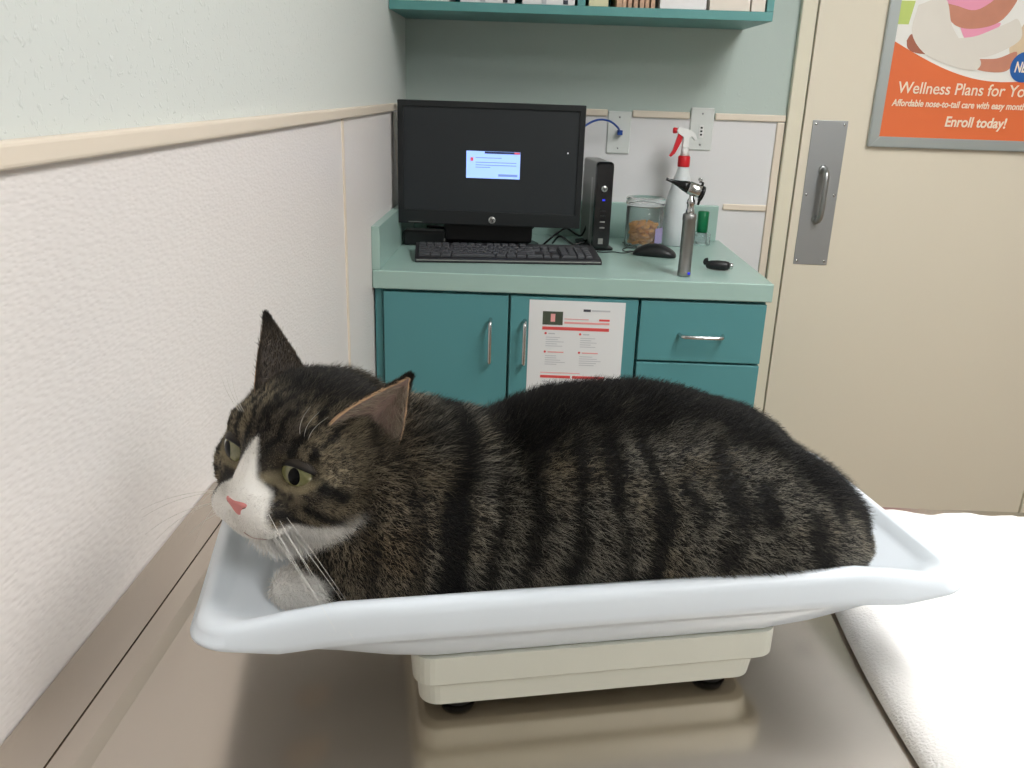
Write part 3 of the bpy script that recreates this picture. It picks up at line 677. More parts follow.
def head_f(W):
    H = w2h(W); A = H.copy(); A[..., 1] = np.abs(A[..., 1])
    d = ell(A, (-1.3, 0, .7), (5.7, 5.3, 4.6))
    d = smin(d, ell(A, (1.1, 2.7, -1.2), (3.4, 3.0, 3.1)), 1.2)       # cheeks
    d = smin(d, ell(A, (-2.6, 3.0, -1.6), (3.6, 3.0, 3.6)), 1.2)      # jowls
    d = smin(d, cap(A, (2.4, 0, 2.5), (5.5, 0, -.9), 1.9, 1.05), 1.2)  # nose bridge
    d = smin(d, ell(A, (4.6, 1.3, -2.3), (1.9, 1.7, 1.45)), .8)  # whisker pads
    d = smin(d, ell(A, (4.2, 0, -3.4), (1.8, 1.9, 1.15)), .7)          # chin
    d = smin(d, ell(A, (2.3, 2.4, 2.1), (1.5, 1.7, .9)), 1.2)        # brow
    d = -smin(-d, ell(A, (5.2, 2.75, .75), (1.45, 1.5, 1.0)), .5)      # eye hollow
    d = smin(d, ell(A, (-1.5, 3.1, 2.8), (2.0, 1.6, 1.4)), 1.3)        # ear roots
    return d*HS
def cat_f(W):
    P = w2t(W); d = body_f(P)
    d = smin(d, ell(P, (-.145, -.058, .070), (.062, .042, .066)), .03)     # near shoulder
    d = smin(d, ell(P, (-.145, .030, .070), (.062, .042, .066)), .03)
    d = smin(d, ell(P, (.145, -.072, .055), (.080, .042, .058)), .03)      # near haunch
    d = smin(d, ell(P, (.145, .048, .055), (.080, .045, .058)), .03)
    d = smin(d, cap(P, (-.175, -.030, .088), (-.110, -.022, .078), .058, .058), .03)   # neck
    d = smin(d, cap(P, (-.235, -.030, .075), (-.190, -.02, .060), .036, .05), .02)    # bib
    for a, b, r1, r2 in (((-.150, -.058, .024), (-.222, -.060, .018), .026, .021), ((-.222, -.060, .018), (-.240, -.061, .0165), .021, .017), ((-.150, .020, .024), (-.235, .012, .018), .026, .018)):
        d = smin(d, cap(P, a, b, r1, r2), .008)
    tail = [(.24, -.02, .030), (.262, .03, .028), (.235, .068, .026), (.18, .094, .022), (.09, .098, .021), (.02, .096, .020), (-.04, .092, .018)]
    for a, b in zip(tail[:-1], tail[1:]): d = smin(d, cap(P, a, b, .013, .013), .008)
    d = smin(d, head_f(W), .014)
    return np.maximum(d, .0010-P[..., 2])
def surface_nets(f, lo, hi, h):
    ax = [np.arange(l, u+h, h) for l, u in zip(lo, hi)]; nx, ny, nz = map(len, ax)
    Fv = np.empty((nx, ny, nz), np.float32)
    YY, ZZ = np.meshgrid(ax[1], ax[2], indexing='ij')
    for i0 in range(0, nx, 16):
        xs = ax[0][i0:i0+16]; G = np.empty((len(xs), ny, nz, 3)); G[..., 0] = xs[:, None, None]; G[..., 1] = YY; G[..., 2] = ZZ
        Fv[i0:i0+16] = f(t2w(G))
    s = Fv < 0; cnt = np.zeros((nx-1, ny-1, nz-1)); acc = np.zeros((nx-1, ny-1, nz-1, 3))
    cor = [(a, b, c) for a in (0, 1) for b in (0, 1) for c in (0, 1)]
    def S(A, o): return A[o[0]:nx-1+o[0], o[1]:ny-1+o[1], o[2]:nz-1+o[2]]
    for i, a in enumerate(cor):
        for b in cor[i+1:]:
            if sum(abs(x-y) for x, y in zip(a, b)) != 1: continue
            m = S(s, a) != S(s, b); fa, fb = S(Fv, a), S(Fv, b); t = np.where(m, fa/np.where(m, fa-fb, 1), 0)
            for k in range(3): acc[..., k] += m*(a[k]+(b[k]-a[k])*t)
            cnt += m
    act = cnt > 0; idx = -np.ones(cnt.shape, int); idx[act] = np.arange(act.sum())
    ii = np.argwhere(act); V = (ii+acc[act]/cnt[act][:, None])*h+np.array(lo); Q = []
    for k in range(3):
        a = [slice(None)]*3; b = [slice(None)]*3; a[k] = slice(0, -1); b[k] = slice(1, None)
        ch = s[tuple(a)] != s[tuple(b)]; E = np.argwhere(ch); o1, o2 = [(1, 2), (2, 0), (0, 1)][k]
        E = E[(E[:, o1] > 0) & (E[:, o2] > 0) & (E[:, o1] < (nx, ny, nz)[o1]-1) & (E[:, o2] < (nx, ny, nz)[o2]-1)]
        inside = s[E[:, 0], E[:, 1], E[:, 2]]; c = []
        for d1, d2 in ((0, 0), (-1, 0), (-1, -1), (0, -1)):
            e = E.copy(); e[:, o1] += d1; e[:, o2] += d2; c.append(idx[e[:, 0], e[:, 1], e[:, 2]])
        q = np.stack(c, 1); q[~inside] = q[~inside][:, ::-1]; Q.append(q)
    return V, np.concatenate(Q)
V_, Q_ = surface_nets(cat_f, (-.345, -.165, -.004), (.315, .135, .235), .0028)
# project onto the true surface and read its normal
Wv = t2w(V_); eps = .0008
def grad(W): return np.stack([cat_f(W+np.eye(3)[k]*eps)-cat_f(W-np.eye(3)[k]*eps) for k in range(3)], 1)/(2*eps)
for _ in range(2):
    g = grad(Wv); fv = cat_f(Wv); Wv = Wv-g*(np.clip(fv/np.maximum((g**2).sum(1), .2), -.002, .002))[:, None]
g = grad(Wv); Nv = g/np.maximum(np.linalg.norm(g, axis=1, keepdims=True), 1e-6)

# --- markings as a function of place on the animal (head frame in cm, body in tray frame)
def C8(*c): return np.array(s2l(c))
def lerp(a, b, t): return a+(b-a)*np.clip(t, 0, 1)[:, None]
def sstep(a, b, x): t = np.clip((x-a)/(b-a), 0, 1); return t*t*(3-2*t)
def seg(x, y, a, b):
    a = np.array(a); b = np.array(b); ab = b-a; t = np.clip(((x-a[0])*ab[0]+(y-a[1])*ab[1])/(ab@ab), 0, 1)
    return np.hypot(x-a[0]-t*ab[0], y-a[1]-t*ab[1])
def paint(W, speck=True):
    P = w2t(W); H = w2h(W); u, v, z = P.T; F, Lh, Uh = H.T; aL = np.abs(Lh); n = len(W); r1 = RNG.random(n) if speck else np.full(n, .5)
    n1 = vnoise(P*45, 1); n2 = vnoise(P*110, 2); n3 = fbm(P*24, 4)
    # body
    tan = np.where((r1 > .62+.5*(vnoise(P*420, 77)-.5))[:, None], C8(164, 158, 144), C8(38, 36, 34)); tan = lerp(tan, tan*np.array([1.12, 1.0, .82]), (n3-.5)*3)
    dark = np.where((r1 > .93)[:, None], C8(70, 64, 56), C8(17, 16, 16))
    ph = u+.018*(fbm(np.stack([u*16, v*0, z*20], 1), 9)-.5)*2+.10*(z-.08)*np.clip((u+.02)*3, -.25, .6)
    st = np.sin(2*PI*ph/.0315+.6)+.9*(n1-.5)+.7*(n2-.5)
    brk = np.clip((u+.01)/.08, 0, 1)                      # stripes break into spots towards the rump
    spots = 3.0*(vnoise(np.stack([u*34, v*20, z*30], 1), 21)-.42)+.6*(n2-.5)
    m = .93*sstep(-.15, .75, st*(1-brk*.65)+spots*brk*.75+.5*(n3-.5))
    top = np.interp(np.clip(u, BU[0], BU[-1]), BU, BT); q = z/np.maximum(top, .02)
    dors = sstep(.85, .97, q+.10*(n1-.5)+.03*(n2-.5)-.22*sstep(-.06, -.10, u)); m = np.maximum(m, dors)
    m = np.maximum(m, sstep(.016, .006, np.abs(u+.118-.10*(z-.1))+.006*(n1-.5)))     # broad dark collar
    rf = sstep(-.134, -.148, u+.008*(n1-.5)); m = m*(1-.35*rf); tan = lerp(tan, tan*np.array([1.25, 1.08, .9]), rf*.7)
    body = lerp(tan, dark, m)
    body = body*(1-.25*sstep(-.05, -.11, v))[:, None]**0
    # chest and paws white
    wht = np.where((r1 > .1)[:, None], C8(248, 245, 240), C8(215, 210, 202))
    bib = np.maximum(sstep(0, .008, z-.035-(u+.246)*.9+.008*(n1-.5))*sstep(-.165, -.185, u)*sstep(.105, .088, z), sstep(-.218, -.228, u)*sstep(-.040, -.030, v))
    paw = sstep(.042, .034, z+.004*(n1-.5))*sstep(-.208, -.218, u)
    body = lerp(body, wht, np.maximum(bib, paw))
    # head
    hb = np.where((r1 > .5+.5*(vnoise(P*420, 78)-.5))[:, None], C8(160, 146, 120), C8(58, 51, 42)); hb = lerp(hb, np.where((r1 > .5)[:, None], C8(112, 102, 88), C8(56, 50, 44)), sstep(.35, .65, n3))
    hd = np.where((r1 > .9)[:, None], C8(84, 76, 64), C8(24, 22, 20))
    wob = .45*(vnoise(H*.9, 31)-.5)+.3*(vnoise(H*2.2, 32)-.5)
    fs = np.sin(2*PI*(aL+wob*1.5-.12*(Uh-2))/1.25+2.0)
    mk = sstep(.05, .6, fs+.5*(vnoise(H*3, 33)-.5))*sstep(1.1, 1.9, Uh)*sstep(5.2, 4.2, aL)
    mk = np.maximum(mk, sstep(3.9, 5.0, Uh+.9*wob+.25*np.maximum(0, -F))*sstep(5.6, 4.6, aL))
    for a, b, w in (((4.0, .5), (5.4, -.6), .26), ((3.9, -1.2), (5.2, -2.2), .22), ((2.6, -1.6), (4.2, -2.9), .20)): # cheek lines in (L, U)
        mk = np.maximum(mk, sstep(w+.22, w-.12, seg(aL, Uh+.5*wob, a, b)))
    zz = sstep(1.2, -.6, F)
    lat = np.sin(2*PI*(F*.9+Uh*.45+wob*2)/2.3); mk = np.maximum(mk, .75*sstep(.25, .8, lat)*sstep(1.2, .2, F)*sstep(4.2, 3.2, Uh))
    mk = np.maximum(mk, .62*sstep(1.1, .4, np.hypot((aL-2.3)/1.5, (Uh+1.35)/.95))*sstep(.35, .6, vnoise(H*3.2, 40)+.12))
    mk = np.maximum(mk, .97*sstep(.48, .22, seg(aL, Uh, (1.7, .35), (1.35, -.7))))
    sidef = sstep(-1.2, -2.6, F)*sstep(2.2, 3.2, aL)*sstep(4.2, 3.2, Uh); hb = lerp(hb, hb*np.array([1.35, 1.08, .82]), sidef*.8); mk = mk*(1-.7*sidef)
    col = lerp(hb, hd, mk)
    ly = sstep(.75, .3, np.hypot((aL-1.55)/1.0, (Uh-1.5)/1.3))*sstep(1.0, 2.0, F); col = lerp(col, np.where((r1 > .5)[:, None], C8(166, 150, 118), C8(66, 58, 46)), ly*.7)
    rim = sstep(1.15, 1.0, np.hypot((aL-2.65)/1.6, (Uh-.62)/1.05))*sstep(1.5, 2.5, F)*sstep(.9, .3, Uh); col = lerp(col, C8(176, 162, 130), rim*.6)
    blaze = sstep(.18, -.18, aL-np.interp(Uh, [-2.6, -1.2, -.3, .4, 1.3, 2.4, 3.0], [2.6, 2.1, 1.35, .85, .62, .25, -.3])+.25*wob)*sstep(.2, 1.2, F)
    low = sstep(-2.35, -2.85, Uh+.28*np.maximum(0, 2.2-F)*1.0+.3*wob-.12*np.maximum(0, aL-2.5)*0)
    under_ = sstep(-2.9, -3.6, Uh-.16*(F-2)+.35*wob)*sstep(-4.2, -3.0, F)
    col = lerp(col, wht, np.maximum(np.maximum(blaze, low*sstep(.5, 1.5, F)), under_))
    hw = sstep(.006, -.004, head_f(W)-.004)
    hw = np.where(z > .05, hw, 0)*sstep(-4.9, -3.6, F)
    c = body*(1-hw[:, None])+col*hw[:, None]
    return np.clip(c, 0, 1), hw, P, H
def attr_mat(name, attr, rough=.6, spec=.25, mul=1.):
    m = bpy.data.materials.new(name); m.use_nodes = True; nt = m.node_tree; b = nt.nodes['Principled BSDF']
    a = nt.nodes.new('ShaderNodeAttribute'); a.attribute_name = attr; nt.links.new(a.outputs['Color'], b.inputs['Base Color'])
    b.inputs['Roughness'].default_value = rough; b.inputs['Specular IOR Level'].default_value = spec
    return m
M['skin'] = attr_mat('cat_skin', 'col'); M['fur'] = attr_mat('cat_fur', 'col', .55, .35)
me = bpy.data.meshes.new('cat'); me.from_pydata(Wv.tolist(), [], Q_.tolist()); me.update()
cv, _, _, _ = paint(Wv, False); ca = me.color_attributes.new('col', 'FLOAT_COLOR', 'POINT'); ca.data.foreach_set('color', np.concatenate([cv*(.5+.45*np.clip(cv.mean(1)*1.4, 0, 1))[:, None], np.ones((len(cv), 1))], 1).ravel())
cat = link('cat', me, M['skin'], None, True); tag(cat, 'brown tabby cat with white muzzle and bib lying in the scale tray', 'cat')

def make_fur(name, P0, N0, D, Ln, rad, col, parent, npt=5, droop=.35, clump=.5, lift0=.42):
    """P0 roots, N0 normals, D combing directions, Ln lengths"""
    n = len(P0); T = D-N0*(D*N0).sum(1, keepdims=True); T /= np.maximum(np.linalg.norm(T, axis=1, keepdims=True), 1e-6)
    def cellvec(sc, seed):
        I = np.floor(P0/sc).astype(np.int64); h = (I[:, 0]*73856093 ^ I[:, 1]*19349663 ^ I[:, 2]*83492791)+seed
        return np.stack([np.sin(h*12.9898+k*78.2)%1-.5 for k in range(3)], 1)
    J = RNG.normal(0, .32, (n, 3))+clump*.35*cellvec(.006, 3)+clump*.3*cellvec(.014, 5)
    lift = lift0+.14*RNG.normal(0, 1, n)
    d0 = T*(1-lift[:, None]*.5)+N0*lift[:, None]*1.1+J; d0 /= np.linalg.norm(d0, axis=1, keepdims=True)
    t = np.linspace(0, 1, npt)
    pts = P0[:, None, :]-N0[:, None, :]*.0008+d0[:, None, :]*(Ln[:, None]*t)[..., None]+(T*Ln[:, None]*droop)[:, None, :]*(t**2)[None, :, None]-(N0*Ln[:, None]*droop*.45)[:, None, :]*(t**2)[None, :, None]
    c = bpy.data.hair_curves.new(name); c.add_curves([npt]*n)
    c.points.foreach_set('position', pts.astype(np.float32).ravel())
    ra = c.attributes.get('radius') or c.attributes.new('radius', 'FLOAT', 'POINT')
    ra.data.foreach_set('value', (rad[:, None]*(1-t[None, :]**2*.85)).astype(np.float32).ravel())
    at = c.attributes.new('col', 'FLOAT_COLOR', 'POINT')
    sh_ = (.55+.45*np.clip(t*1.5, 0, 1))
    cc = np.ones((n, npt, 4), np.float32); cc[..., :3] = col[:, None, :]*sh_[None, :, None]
    at.data.foreach_set('color', cc.ravel())
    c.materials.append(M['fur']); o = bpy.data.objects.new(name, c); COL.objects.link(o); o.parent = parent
    return o
def sample(V, Q, N, n, dens=None):
    tri = np.concatenate([Q[:, [0, 1, 2]], Q[:, [0, 2, 3]]]); a, b, c = V[tri[:, 0]], V[tri[:, 1]], V[tri[:, 2]]
    ar = .5*np.linalg.norm(np.cross(b-a, c-a), axis=1)
    if dens is not None: ar = ar*dens((a+b+c)/3)
    k = RNG.choice(len(tri), n, p=ar/ar.sum()); r = RNG.random((n, 2)); f = r.sum(1) > 1; r[f] = 1-r[f]
    w = np.stack([1-r.sum(1), r[:, 0], r[:, 1]], 1)[..., None]; t = tri[k]
    p = (V[t]*w).sum(1); nn = (N[t]*w).sum(1); return p, nn/np.maximum(np.linalg.norm(nn, axis=1, keepdims=True), 1e-6)
EYE = [(2.95, s*2.52, .70) for s in (1, -1)]; ER = 1.46
def eye_mask(H):
    m = np.ones(len(H), bool)
    aL = np.abs(H[:, 1]); q = np.hypot((aL-2.58)/1.22, (H[:, 2]-.66+.10*(aL-2.7))/.66)
    m &= ~((q < 1) & (H[:, 0] > 1.8))
    m &= ~((np.hypot(aL/.95, (H[:, 2]+1.55)/.62) < 1) & (H[:, 0] > 5.2))
    return m
def dens_f(C):
    H = w2h(C); hd = sstep(.012, 0, head_f(C)); return 1+2.6*hd*sstep(-2, 2, H[:, 0])+1.0*hd
if FUR > 0:
    n = int(420000*FUR); P0, N0 = sample(Wv, Q_, Nv, n, dens_f)
    col, hw, Pt, Hh = paint(P0)
    keep = eye_mask(Hh) & (Pt[:, 2] > .004); P0, N0, col, hw, Pt, Hh = [x[keep] for x in (P0, N0, col, hw, Pt, Hh)]; n = len(P0)
    flow_b = np.tile(t2w((1, 0, -.42))-T0, (n, 1))
    # neck ruff hair falls back and down
    fl = np.stack([-np.ones(n)*1.0, Hh[:, 1]*.22, (Hh[:, 2]+1.2)*.20], 1); fl[:, 2] -= .25*sstep(1, -3, Hh[:, 2]); flow_h = fl@HR
    muzz = sstep(3.4, 4.6, Hh[:, 0])
    D = flow_b*(1-hw[:, None])+flow_h*hw[:, None]
    Ln = .0070*(1-hw)+hw*(.0085-.0035*sstep(-1, 3, Hh[:, 0])-.0022*muzz)
    ruff = sstep(-.5, -3.5, Hh[:, 0])*sstep(-9, -5, Hh[:, 0]); Ln = Ln+.004*ruff*(Hh[:, 2] < 2.5)*(Hh[:, 2] > -6)
    Ln *= .72+.5*RNG.random(n); 
    eyed = np.hypot((np.abs(Hh[:, 1])-2.7)/2.0, (Hh[:, 2]-.7)/1.5); Ln = np.where((eyed < 1.25) & (Hh[:, 0] > 1), Ln*.62, Ln)
    ridge = sstep(.88, 1.0, Pt[:, 2]/np.maximum(np.interp(Pt[:, 0], BU, BT), .02)); Ln = Ln*(1+1.0*ridge*(1-hw))
    rad = np.where(hw > .5, .00014, .00017)*(.8+.4*RNG.random(n))
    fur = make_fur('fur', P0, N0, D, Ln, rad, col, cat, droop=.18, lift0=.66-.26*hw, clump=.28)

# --- eyes with lids
def eye(side):
    c = np.array((2.95, side*2.52, .70)); ez = [x for x in h2w(c)]
    # local frame: looking slightly outward
    f = (HF*1.0+HL*side*.30).normalized(); u = (HU-f*HU.dot(f)).normalized(); l = u.cross(f); R3 = Matrix((f, l, u)).transposed().to_4x4()
    Mx = Matrix.Translation(ez) @ R3; R = ER*HS
    bm = bmesh.new(); bmesh.ops.create_uvsphere(bm, u_segments=48, v_segments=32, radius=R, matrix=Mx @ Matrix.Rotation(PI/2, 4, 'Y'))
    e = from_bm(bm, 'eye', [M['eyeball']], cat, True)
    # iris as a shallow disc on the ball, pupil as an upright ellipse
    def capdisc(name, ra, rb, k, m):
        bm = bmesh.new(); rings = []
        for j in range(9):
            t = j/8; ring = []
            for i in range(40):
                a = 2*PI*i/40; y = ra*t*math.cos(a); z = rb*t*math.sin(a); ring.append(Mx @ Vector((math.sqrt(max(0, (R*k)**2-y*y-z*z)), y, z)))
            rings.append(ring)
        bm_ = loft(bm, rings[1:], caps=(True, False)); return from_bm(bm_, name, m, e, True)
    capdisc('iris', R*.70, R*.70, 1.006, M['iris']); capdisc('pupil', R*.28, R*.42, 1.014, M['pupil'])
    # lids: spherical shell with an almond opening
    bm = bmesh.new(); K = 48; rings = []; cols = []
    tilt = math.radians(8)*side*-1
    def almond(i):
        a = 2*PI*i/K; y = R*.97*math.cos(a); s_ = math.sin(a)
        zz = (R*.46*s_ if s_ > 0 else R*.58*s_)*(1-.25*abs(math.cos(a))**3)-R*.04
        inner_drop = -.16*R*max(0, -math.cos(a)*side*1.0)**3
        zz += inner_drop; return y*math.cos(tilt)-zz*math.sin(tilt), y*math.sin(tilt)+zz*math.cos(tilt)
    for j, (g_, kk) in enumerate(((1.0, 1.012), (1.05, 1.045), (1.17, 1.058), (1.28, 1.06), (1.44, 1.058), (1.62, 1.052), (1.9, 1.045), (2.3, 1.04))):
        ring = []
        for i in range(K):
            y, z = almond(i); y *= 1+(g_-1)*.55; z *= g_
            rr = math.hypot(y, z); mxr = R*kk*.995
            if rr > mxr: y *= mxr/rr; z *= mxr/rr
            ring.append(Mx @ Vector((math.sqrt(max(0, (R*kk)**2-y*y-z*z)), y, z)))
        rings.append(ring)
    loft(bm, rings, caps=(False, False)); lid = from_bm(bm, 'eyelid', M['lid'], e, True)
    n = len(lid.data.vertices); ca = lid.data.color_attributes.new('col', 'FLOAT_COLOR', 'POINT'); cc = np.ones((n, 4))
    dk, tn, br_ = C8(20, 17, 15), C8(176, 160, 122), C8(46, 39, 32)
    for j in range(8):
        for i in range(K):
            s_ = math.sin(2*PI*i/K); low = s_ < .15
            cc[j*K+i, :3] = dk if j < (3 if low else 4) else ((tn if low else br_) if j < 6 else br_)
    ca.data.foreach_set('color', cc.ravel())
    if FUR > 0:
        G = np.array([[tuple(p) for p in r] for r in rings]); cen = np.array(ez)
        Vl = G[3:].reshape(-1, 3); Nl = Vl-cen; Nl /= np.linalg.norm(Nl, axis=1, keepdims=True)
        Ql = np.array([[j*K+i, j*K+(i+1) % K, (j+1)*K+(i+1) % K, (j+1)*K+i] for j in range(len(rings)-4) for i in range(K)])
        P0, N0 = sample(Vl, Ql, Nl, int(4200*FUR)); col = paint(P0)[0]; rel = P0-cen; yy = rel@np.array(l); zz_ = rel@np.array(u)
        hot = np.hypot(yy/(R*1.10), zz_/(R*np.where(zz_ > 0, .58, .76))); col = np.where((hot < 1.10)[:, None], np.where((zz_ > 0)[:, None], C8(40, 34, 30), C8(150, 136, 106)), col)
        D = rel-np.array(f)*(rel@np.array(f))[:, None]; D = D/np.linalg.norm(D, axis=1, keepdims=True)-np.array(f)*.3
        make_fur('lid_fur', P0, N0, D, (.0032*(.6+.7*RNG.random(len(P0)))*np.where(hot < 1.2, .4, 1)), np.full(len(P0), .00014), col, lid, 4, .3, .2)
    return e
def iris_mat():
    m = mat('iris_green', (158, 160, 108), .25, coat=1)
    nt = m.node_tree; b = nt.nodes['Principled BSDF']; tc = nt.nodes.new('ShaderNodeTexCoord'); n = nt.nodes.new('ShaderNodeTexNoise'); n.inputs['Scale'].default_value = 500
    r = nt.nodes.new('ShaderNodeValToRGB'); r.color_ramp.elements[0].color = s2l((96, 97, 62))+(1,); r.color_ramp.elements[1].color = s2l((124, 122, 80))+(1,)
    nt.links.new(tc.outputs['Object'], n.inputs['Vector']); nt.links.new(n.outputs['Fac'], r.inputs['Fac']); nt.links.new(r.outputs['Color'], b.inputs['Base Color']); return m
M['iris'] = iris_mat(); M['eyeball'] = mat('eyeball', (72, 72, 44), .15, coat=.6); M['lid'] = attr_mat('eyelid_skin', 'col', .55, .3)
for s in (1, -1): eye(s)

# --- nose
NK = 1.42
bm = bmesh.new(); prof = [(-.92, .02), (-.66, .20), (0, .34), (.66, .20), (.92, .02), (.66, -.22), (.2, -.72), (0, -.80), (-.2, -.72), (-.66, -.22)]
rings = []
for k, fx in ((1.08, 5.7), (1.0, 6.35), (.82, 6.55), (.4, 6.66)):
    rings.append([Vector(h2w((fx-.10-.18*(y < 0)*abs(y)*1.6, x*.80*k*NK, -1.40+y*1.0*k*NK))) for x, y in prof])
loft(bm, rings); ns = from_bm(bm, 'nose', M['nose'], cat, True); ss = ns.modifiers.new('s', 'SUBSURF'); ss.levels = 2; ss.render_levels = 2
for s in (-1, 1):
    bm = bmesh.new(); bmesh.ops.create_uvsphere(bm, u_segments=14, v_segments=8, radius=1, matrix=Matrix.Translation(h2w((6.20, s*.66, -1.56))) @ Matrix((HF, HL, HU)).transposed().to_4x4() @ Matrix.Rotation(s*.5, 4, 'X') @ Matrix.Diagonal((.0022, .0026, .0011, 1)))
    from_bm(bm, 'nostril', M['nostril'], ns, True)
# mouth line under the near and far whisker pads
def drop(h, lift=.0004):      # push a head-frame point onto the coat surface
    p = h2w(h)[None, :]
    for _ in range(14):
        g_ = grad(p); f_ = cat_f(p); p = p-g_*(f_/max(.1, (g_**2).sum()))[:, None]
    g_ = grad(p); return Vector((p+g_/np.linalg.norm(g_)*lift)[0])
for s in (1,):
    tube('mouth_line', catmull([drop(h, .0018) for h in ((5.8, s*.6, -3.3), (5.5, s*1.0, -3.45), (5.1, s*1.5, -3.5))], 5), .0004, M['mouth'], cat, 6)
# --- ears
def lerpv(a, b, t): return a+(b-a)*t
def ear(side, bf, bb, tip, open_dir, cup, tipcurl=0):
    """bf/bb: front and rear ends of the root, tip, direction the cup opens to (head frame cm)"""
    bf, bb, tip, od = [np.array(x, float) for x in (bf, bb, tip, open_dir)]; od /= np.linalg.norm(od)
    NA, NB = 22, 22; out = np.zeros((NB, NA, 3)); mid = (bf+bb)/2
    for j in range(NB):
        t = j/(NB-1); w = (1-t**1.25)*(1+.10*math.sin(PI*t)); w = max(w, .015)
        c = mid+(tip-mid)*t
        for i in range(NA):
            a = -1+2*i/(NA-1)
            out[j, i] = c+(bf-bb)/2*a*w*-1-od*cup*(1-a*a)*w**.8*(1-.25*t)+od*tipcurl*t*t
    inner_ = h2w(out); c0 = np.cross(inner_[NB//2, NA-2]-inner_[NB//2, 1], inner_[NB-2, NA//2]-inner_[1, NA//2]); odw = od@HR
    # vertex normals
    du = np.gradient(inner_, axis=1); dv = np.gradient(inner_, axis=0); N = np.cross(du, dv); N /= np.maximum(np.linalg.norm(N, axis=2, keepdims=True), 1e-9)
    if (N[NB//3, NA//2]@odw) < 0: N = -N
    th = .0013; outer = inner_-N*th*2
    bm = bmesh.new(); VI = [[bm.verts.new(p) for p in r] for r in inner_]; VO = [[bm.verts.new(p) for p in r] for r in outer]
    def q(a, b, c, d, mi):
        f = bm.faces.new((a, b, c, d)); f.material_index = mi
    for j in range(NB-1):
        for i in range(NA-1): q(VI[j][i], VI[j][i+1], VI[j+1][i+1], VI[j+1][i], 0); q(VO[j][i], VO[j+1][i], VO[j+1][i+1], VO[j][i+1], 1)
        q(VI[j][0], VI[j+1][0], VO[j+1][0], VO[j][0], 2); q(VI[j][-1], VO[j][-1], VO[j+1][-1], VI[j+1][-1], 2)
    for i in range(NA-1): q(VI[-1][i], VI[-1][i+1], VO[-1][i+1], VO[-1][i], 2); q(VI[0][i], VO[0][i], VO[0][i+1], VI[0][i+1], 2)
    e = from_bm(bm, 'ear', [M['ear_in'], M['ear_out'], M['ear_rim']], cat, True)
    # fur: back dense and dark, inside sparse and pale from the front edge
    def grid_s(n, w=None): return RNG.random(n)*(NB-1.001), RNG.random(n)*(NA-1.001)
    def at(G, s_, a_):
        j = s_.astype(int); i = a_.astype(int); fj = (s_-j)[:, None]; fi = (a_-i)[:, None]
        return (G[j, i]*(1-fj)*(1-fi)+G[j+1, i]*fj*(1-fi)+G[j, i+1]*(1-fj)*fi+G[j+1, i+1]*fj*fi)
    tipdir = (tip-mid)@HR; tipdir /= np.linalg.norm(tipdir)
    if FUR > 0:
        n = int(9000*FUR); s_, a_ = grid_s(n); P = at(outer, s_, a_); NN = at(-N, s_, a_); NN /= np.linalg.norm(NN, axis=1, keepdims=True)
        r = RNG.random(n); colr = np.where((r > .6)[:, None], C8(92, 80, 66), C8(42, 37, 33)); colr = lerp(colr, np.tile(C8(26, 23, 22), (n, 1)), sstep(.7, 1, s_/NB))
        make_fur('ear_fur', P, NN, np.tile(tipdir, (n, 1)), .0042*(.6+.6*RNG.random(n)), np.full(n, .00015), colr, e, 4, .4, .3)
        n = int(1500*FUR); s_ = RNG.random(n)**1.3*(NB-1.001)*.8; ed_ = RNG.random(n)**2.2*.45; a_ = (NA-1.001)*(1-ed_) if True else 0
        a2 = (NA-1.001)*ed_; a_ = np.where(RNG.random(n) < .72, a_, a2)
        P = at(inner_, s_, a_); NN = at(N, s_, a_); NN /= np.linalg.norm(NN, axis=1, keepdims=True)
        cen = at(inner_, s_*0+3, a_*0+NA/2); DD = tipdir[None, :]*.9+(at(inner_, s_, a_*0+NA/2)-P)*40
        colr = np.tile(C8(176, 162, 144), (n, 1))*(.55+.6*RNG.random((n, 1)))
        make_fur('ear_fur', P, NN, DD, .008*(.6+.7*RNG.random(n)), np.full(n, .00012), colr, e, 5, .4, .4)
    return e
M['ear_in'] = mat('ear_inside', (142, 120, 112), .7, var=(40, .15)); M['ear_out'] = mat('ear_back', (58, 50, 43), .7)
ear(1, (1.7, 3.3, 3.4), (-1.5, 6.2, .9), (-1.4, 7.1, 7.2), (.75, .62, -.25), 1.1)
ear(-1, (1.3, -3.6, 3.4), (-2.8, -4.6, 2.5), (-.95, -5.1, 8.4), (.62, -.75, -.1), 2.6)
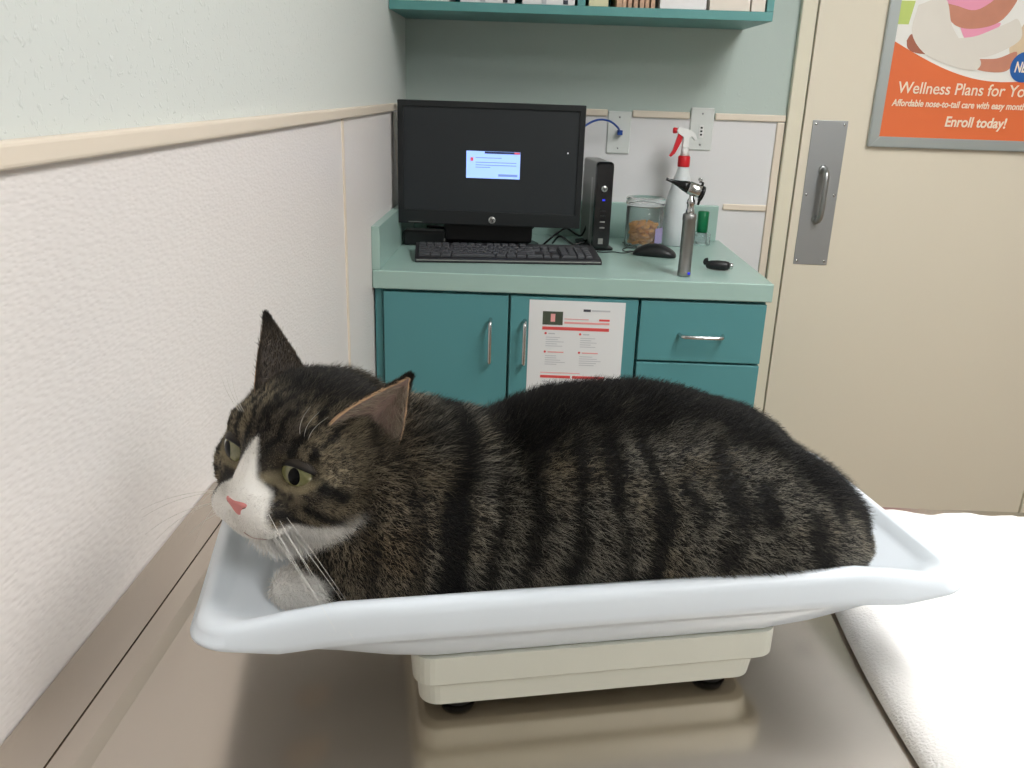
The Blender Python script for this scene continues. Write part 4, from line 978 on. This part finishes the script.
# --- whiskers
def whisk(h0, d, ln, bend=(0, 0, -.3), r=.00021):
    p0 = np.array(drop(h0, 0)); d = np.array(d, float); d /= np.linalg.norm(d); b = np.array(bend, float)
    pts = [p0+(d*t+b*t*t)@HR*ln for t in np.linspace(0, 1, 9)]
    tube('whisker', pts, [r*(1-.75*k/8) for k in range(9)], M['whisker'], cat, 5)
for s in (1, -1):
    for i, (u0, f0, l0) in enumerate(((-2.0, 5.4, 1.9), (-2.2, 5.1, 2.2), (-2.45, 5.2, 2.0), (-2.6, 4.9, 2.3), (-2.8, 5.1, 1.9), (-2.1, 4.8, 2.5), (-2.7, 4.6, 2.5))):
        whisk((f0, s*l0, u0), (.50-.12*i, s*1.0, -.22-.12*i), .064+.006*(i % 4), (-.12, 0, -.26))
    for i in range(3): whisk((2.9, s*(2.2+.3*i), 2.5), (.5, s*(.25+.15*i), 1.0), .034, (-.35, s*.1, -.1), .0002)

# ------------------------------------------------------------------ camera and world
Xc = np.array([.9993, .02105, .0321]); Dn = np.array([.0372, -.3258, -.945]); Fw = np.array([-.0094, .9453, -.326])
Fw /= np.linalg.norm(Fw); Xc -= Fw*(Xc@Fw); Xc /= np.linalg.norm(Xc); Up = np.cross(Xc, Fw)
cam = bpy.data.objects.new('camera', bpy.data.cameras.new('camera')); COL.objects.link(cam)
Mc = Matrix.Identity(4)
for r in range(3): Mc[r][0] = Xc[r]; Mc[r][1] = Up[r]; Mc[r][2] = -Fw[r]
Mc.translation = (0, 0, 1.365); cam.matrix_world = Mc
cam.data.sensor_width = 36; cam.data.lens = 853.6/1024*36; cam.data.clip_start = .02
scene.camera = cam
w = bpy.data.worlds.new('world'); scene.world = w; w.use_nodes = True
w.node_tree.nodes['Background'].inputs['Color'].default_value = (.8, .85, .9, 1); w.node_tree.nodes['Background'].inputs['Strength'].default_value = .3
scene.view_settings.view_transform = 'Standard'; scene.view_settings.look = 'None'; scene.view_settings.gamma = 1; scene.view_settings.use_curve_mapping = False
scene.view_settings.exposure = 0.42
scene.cycles.use_denoising = True
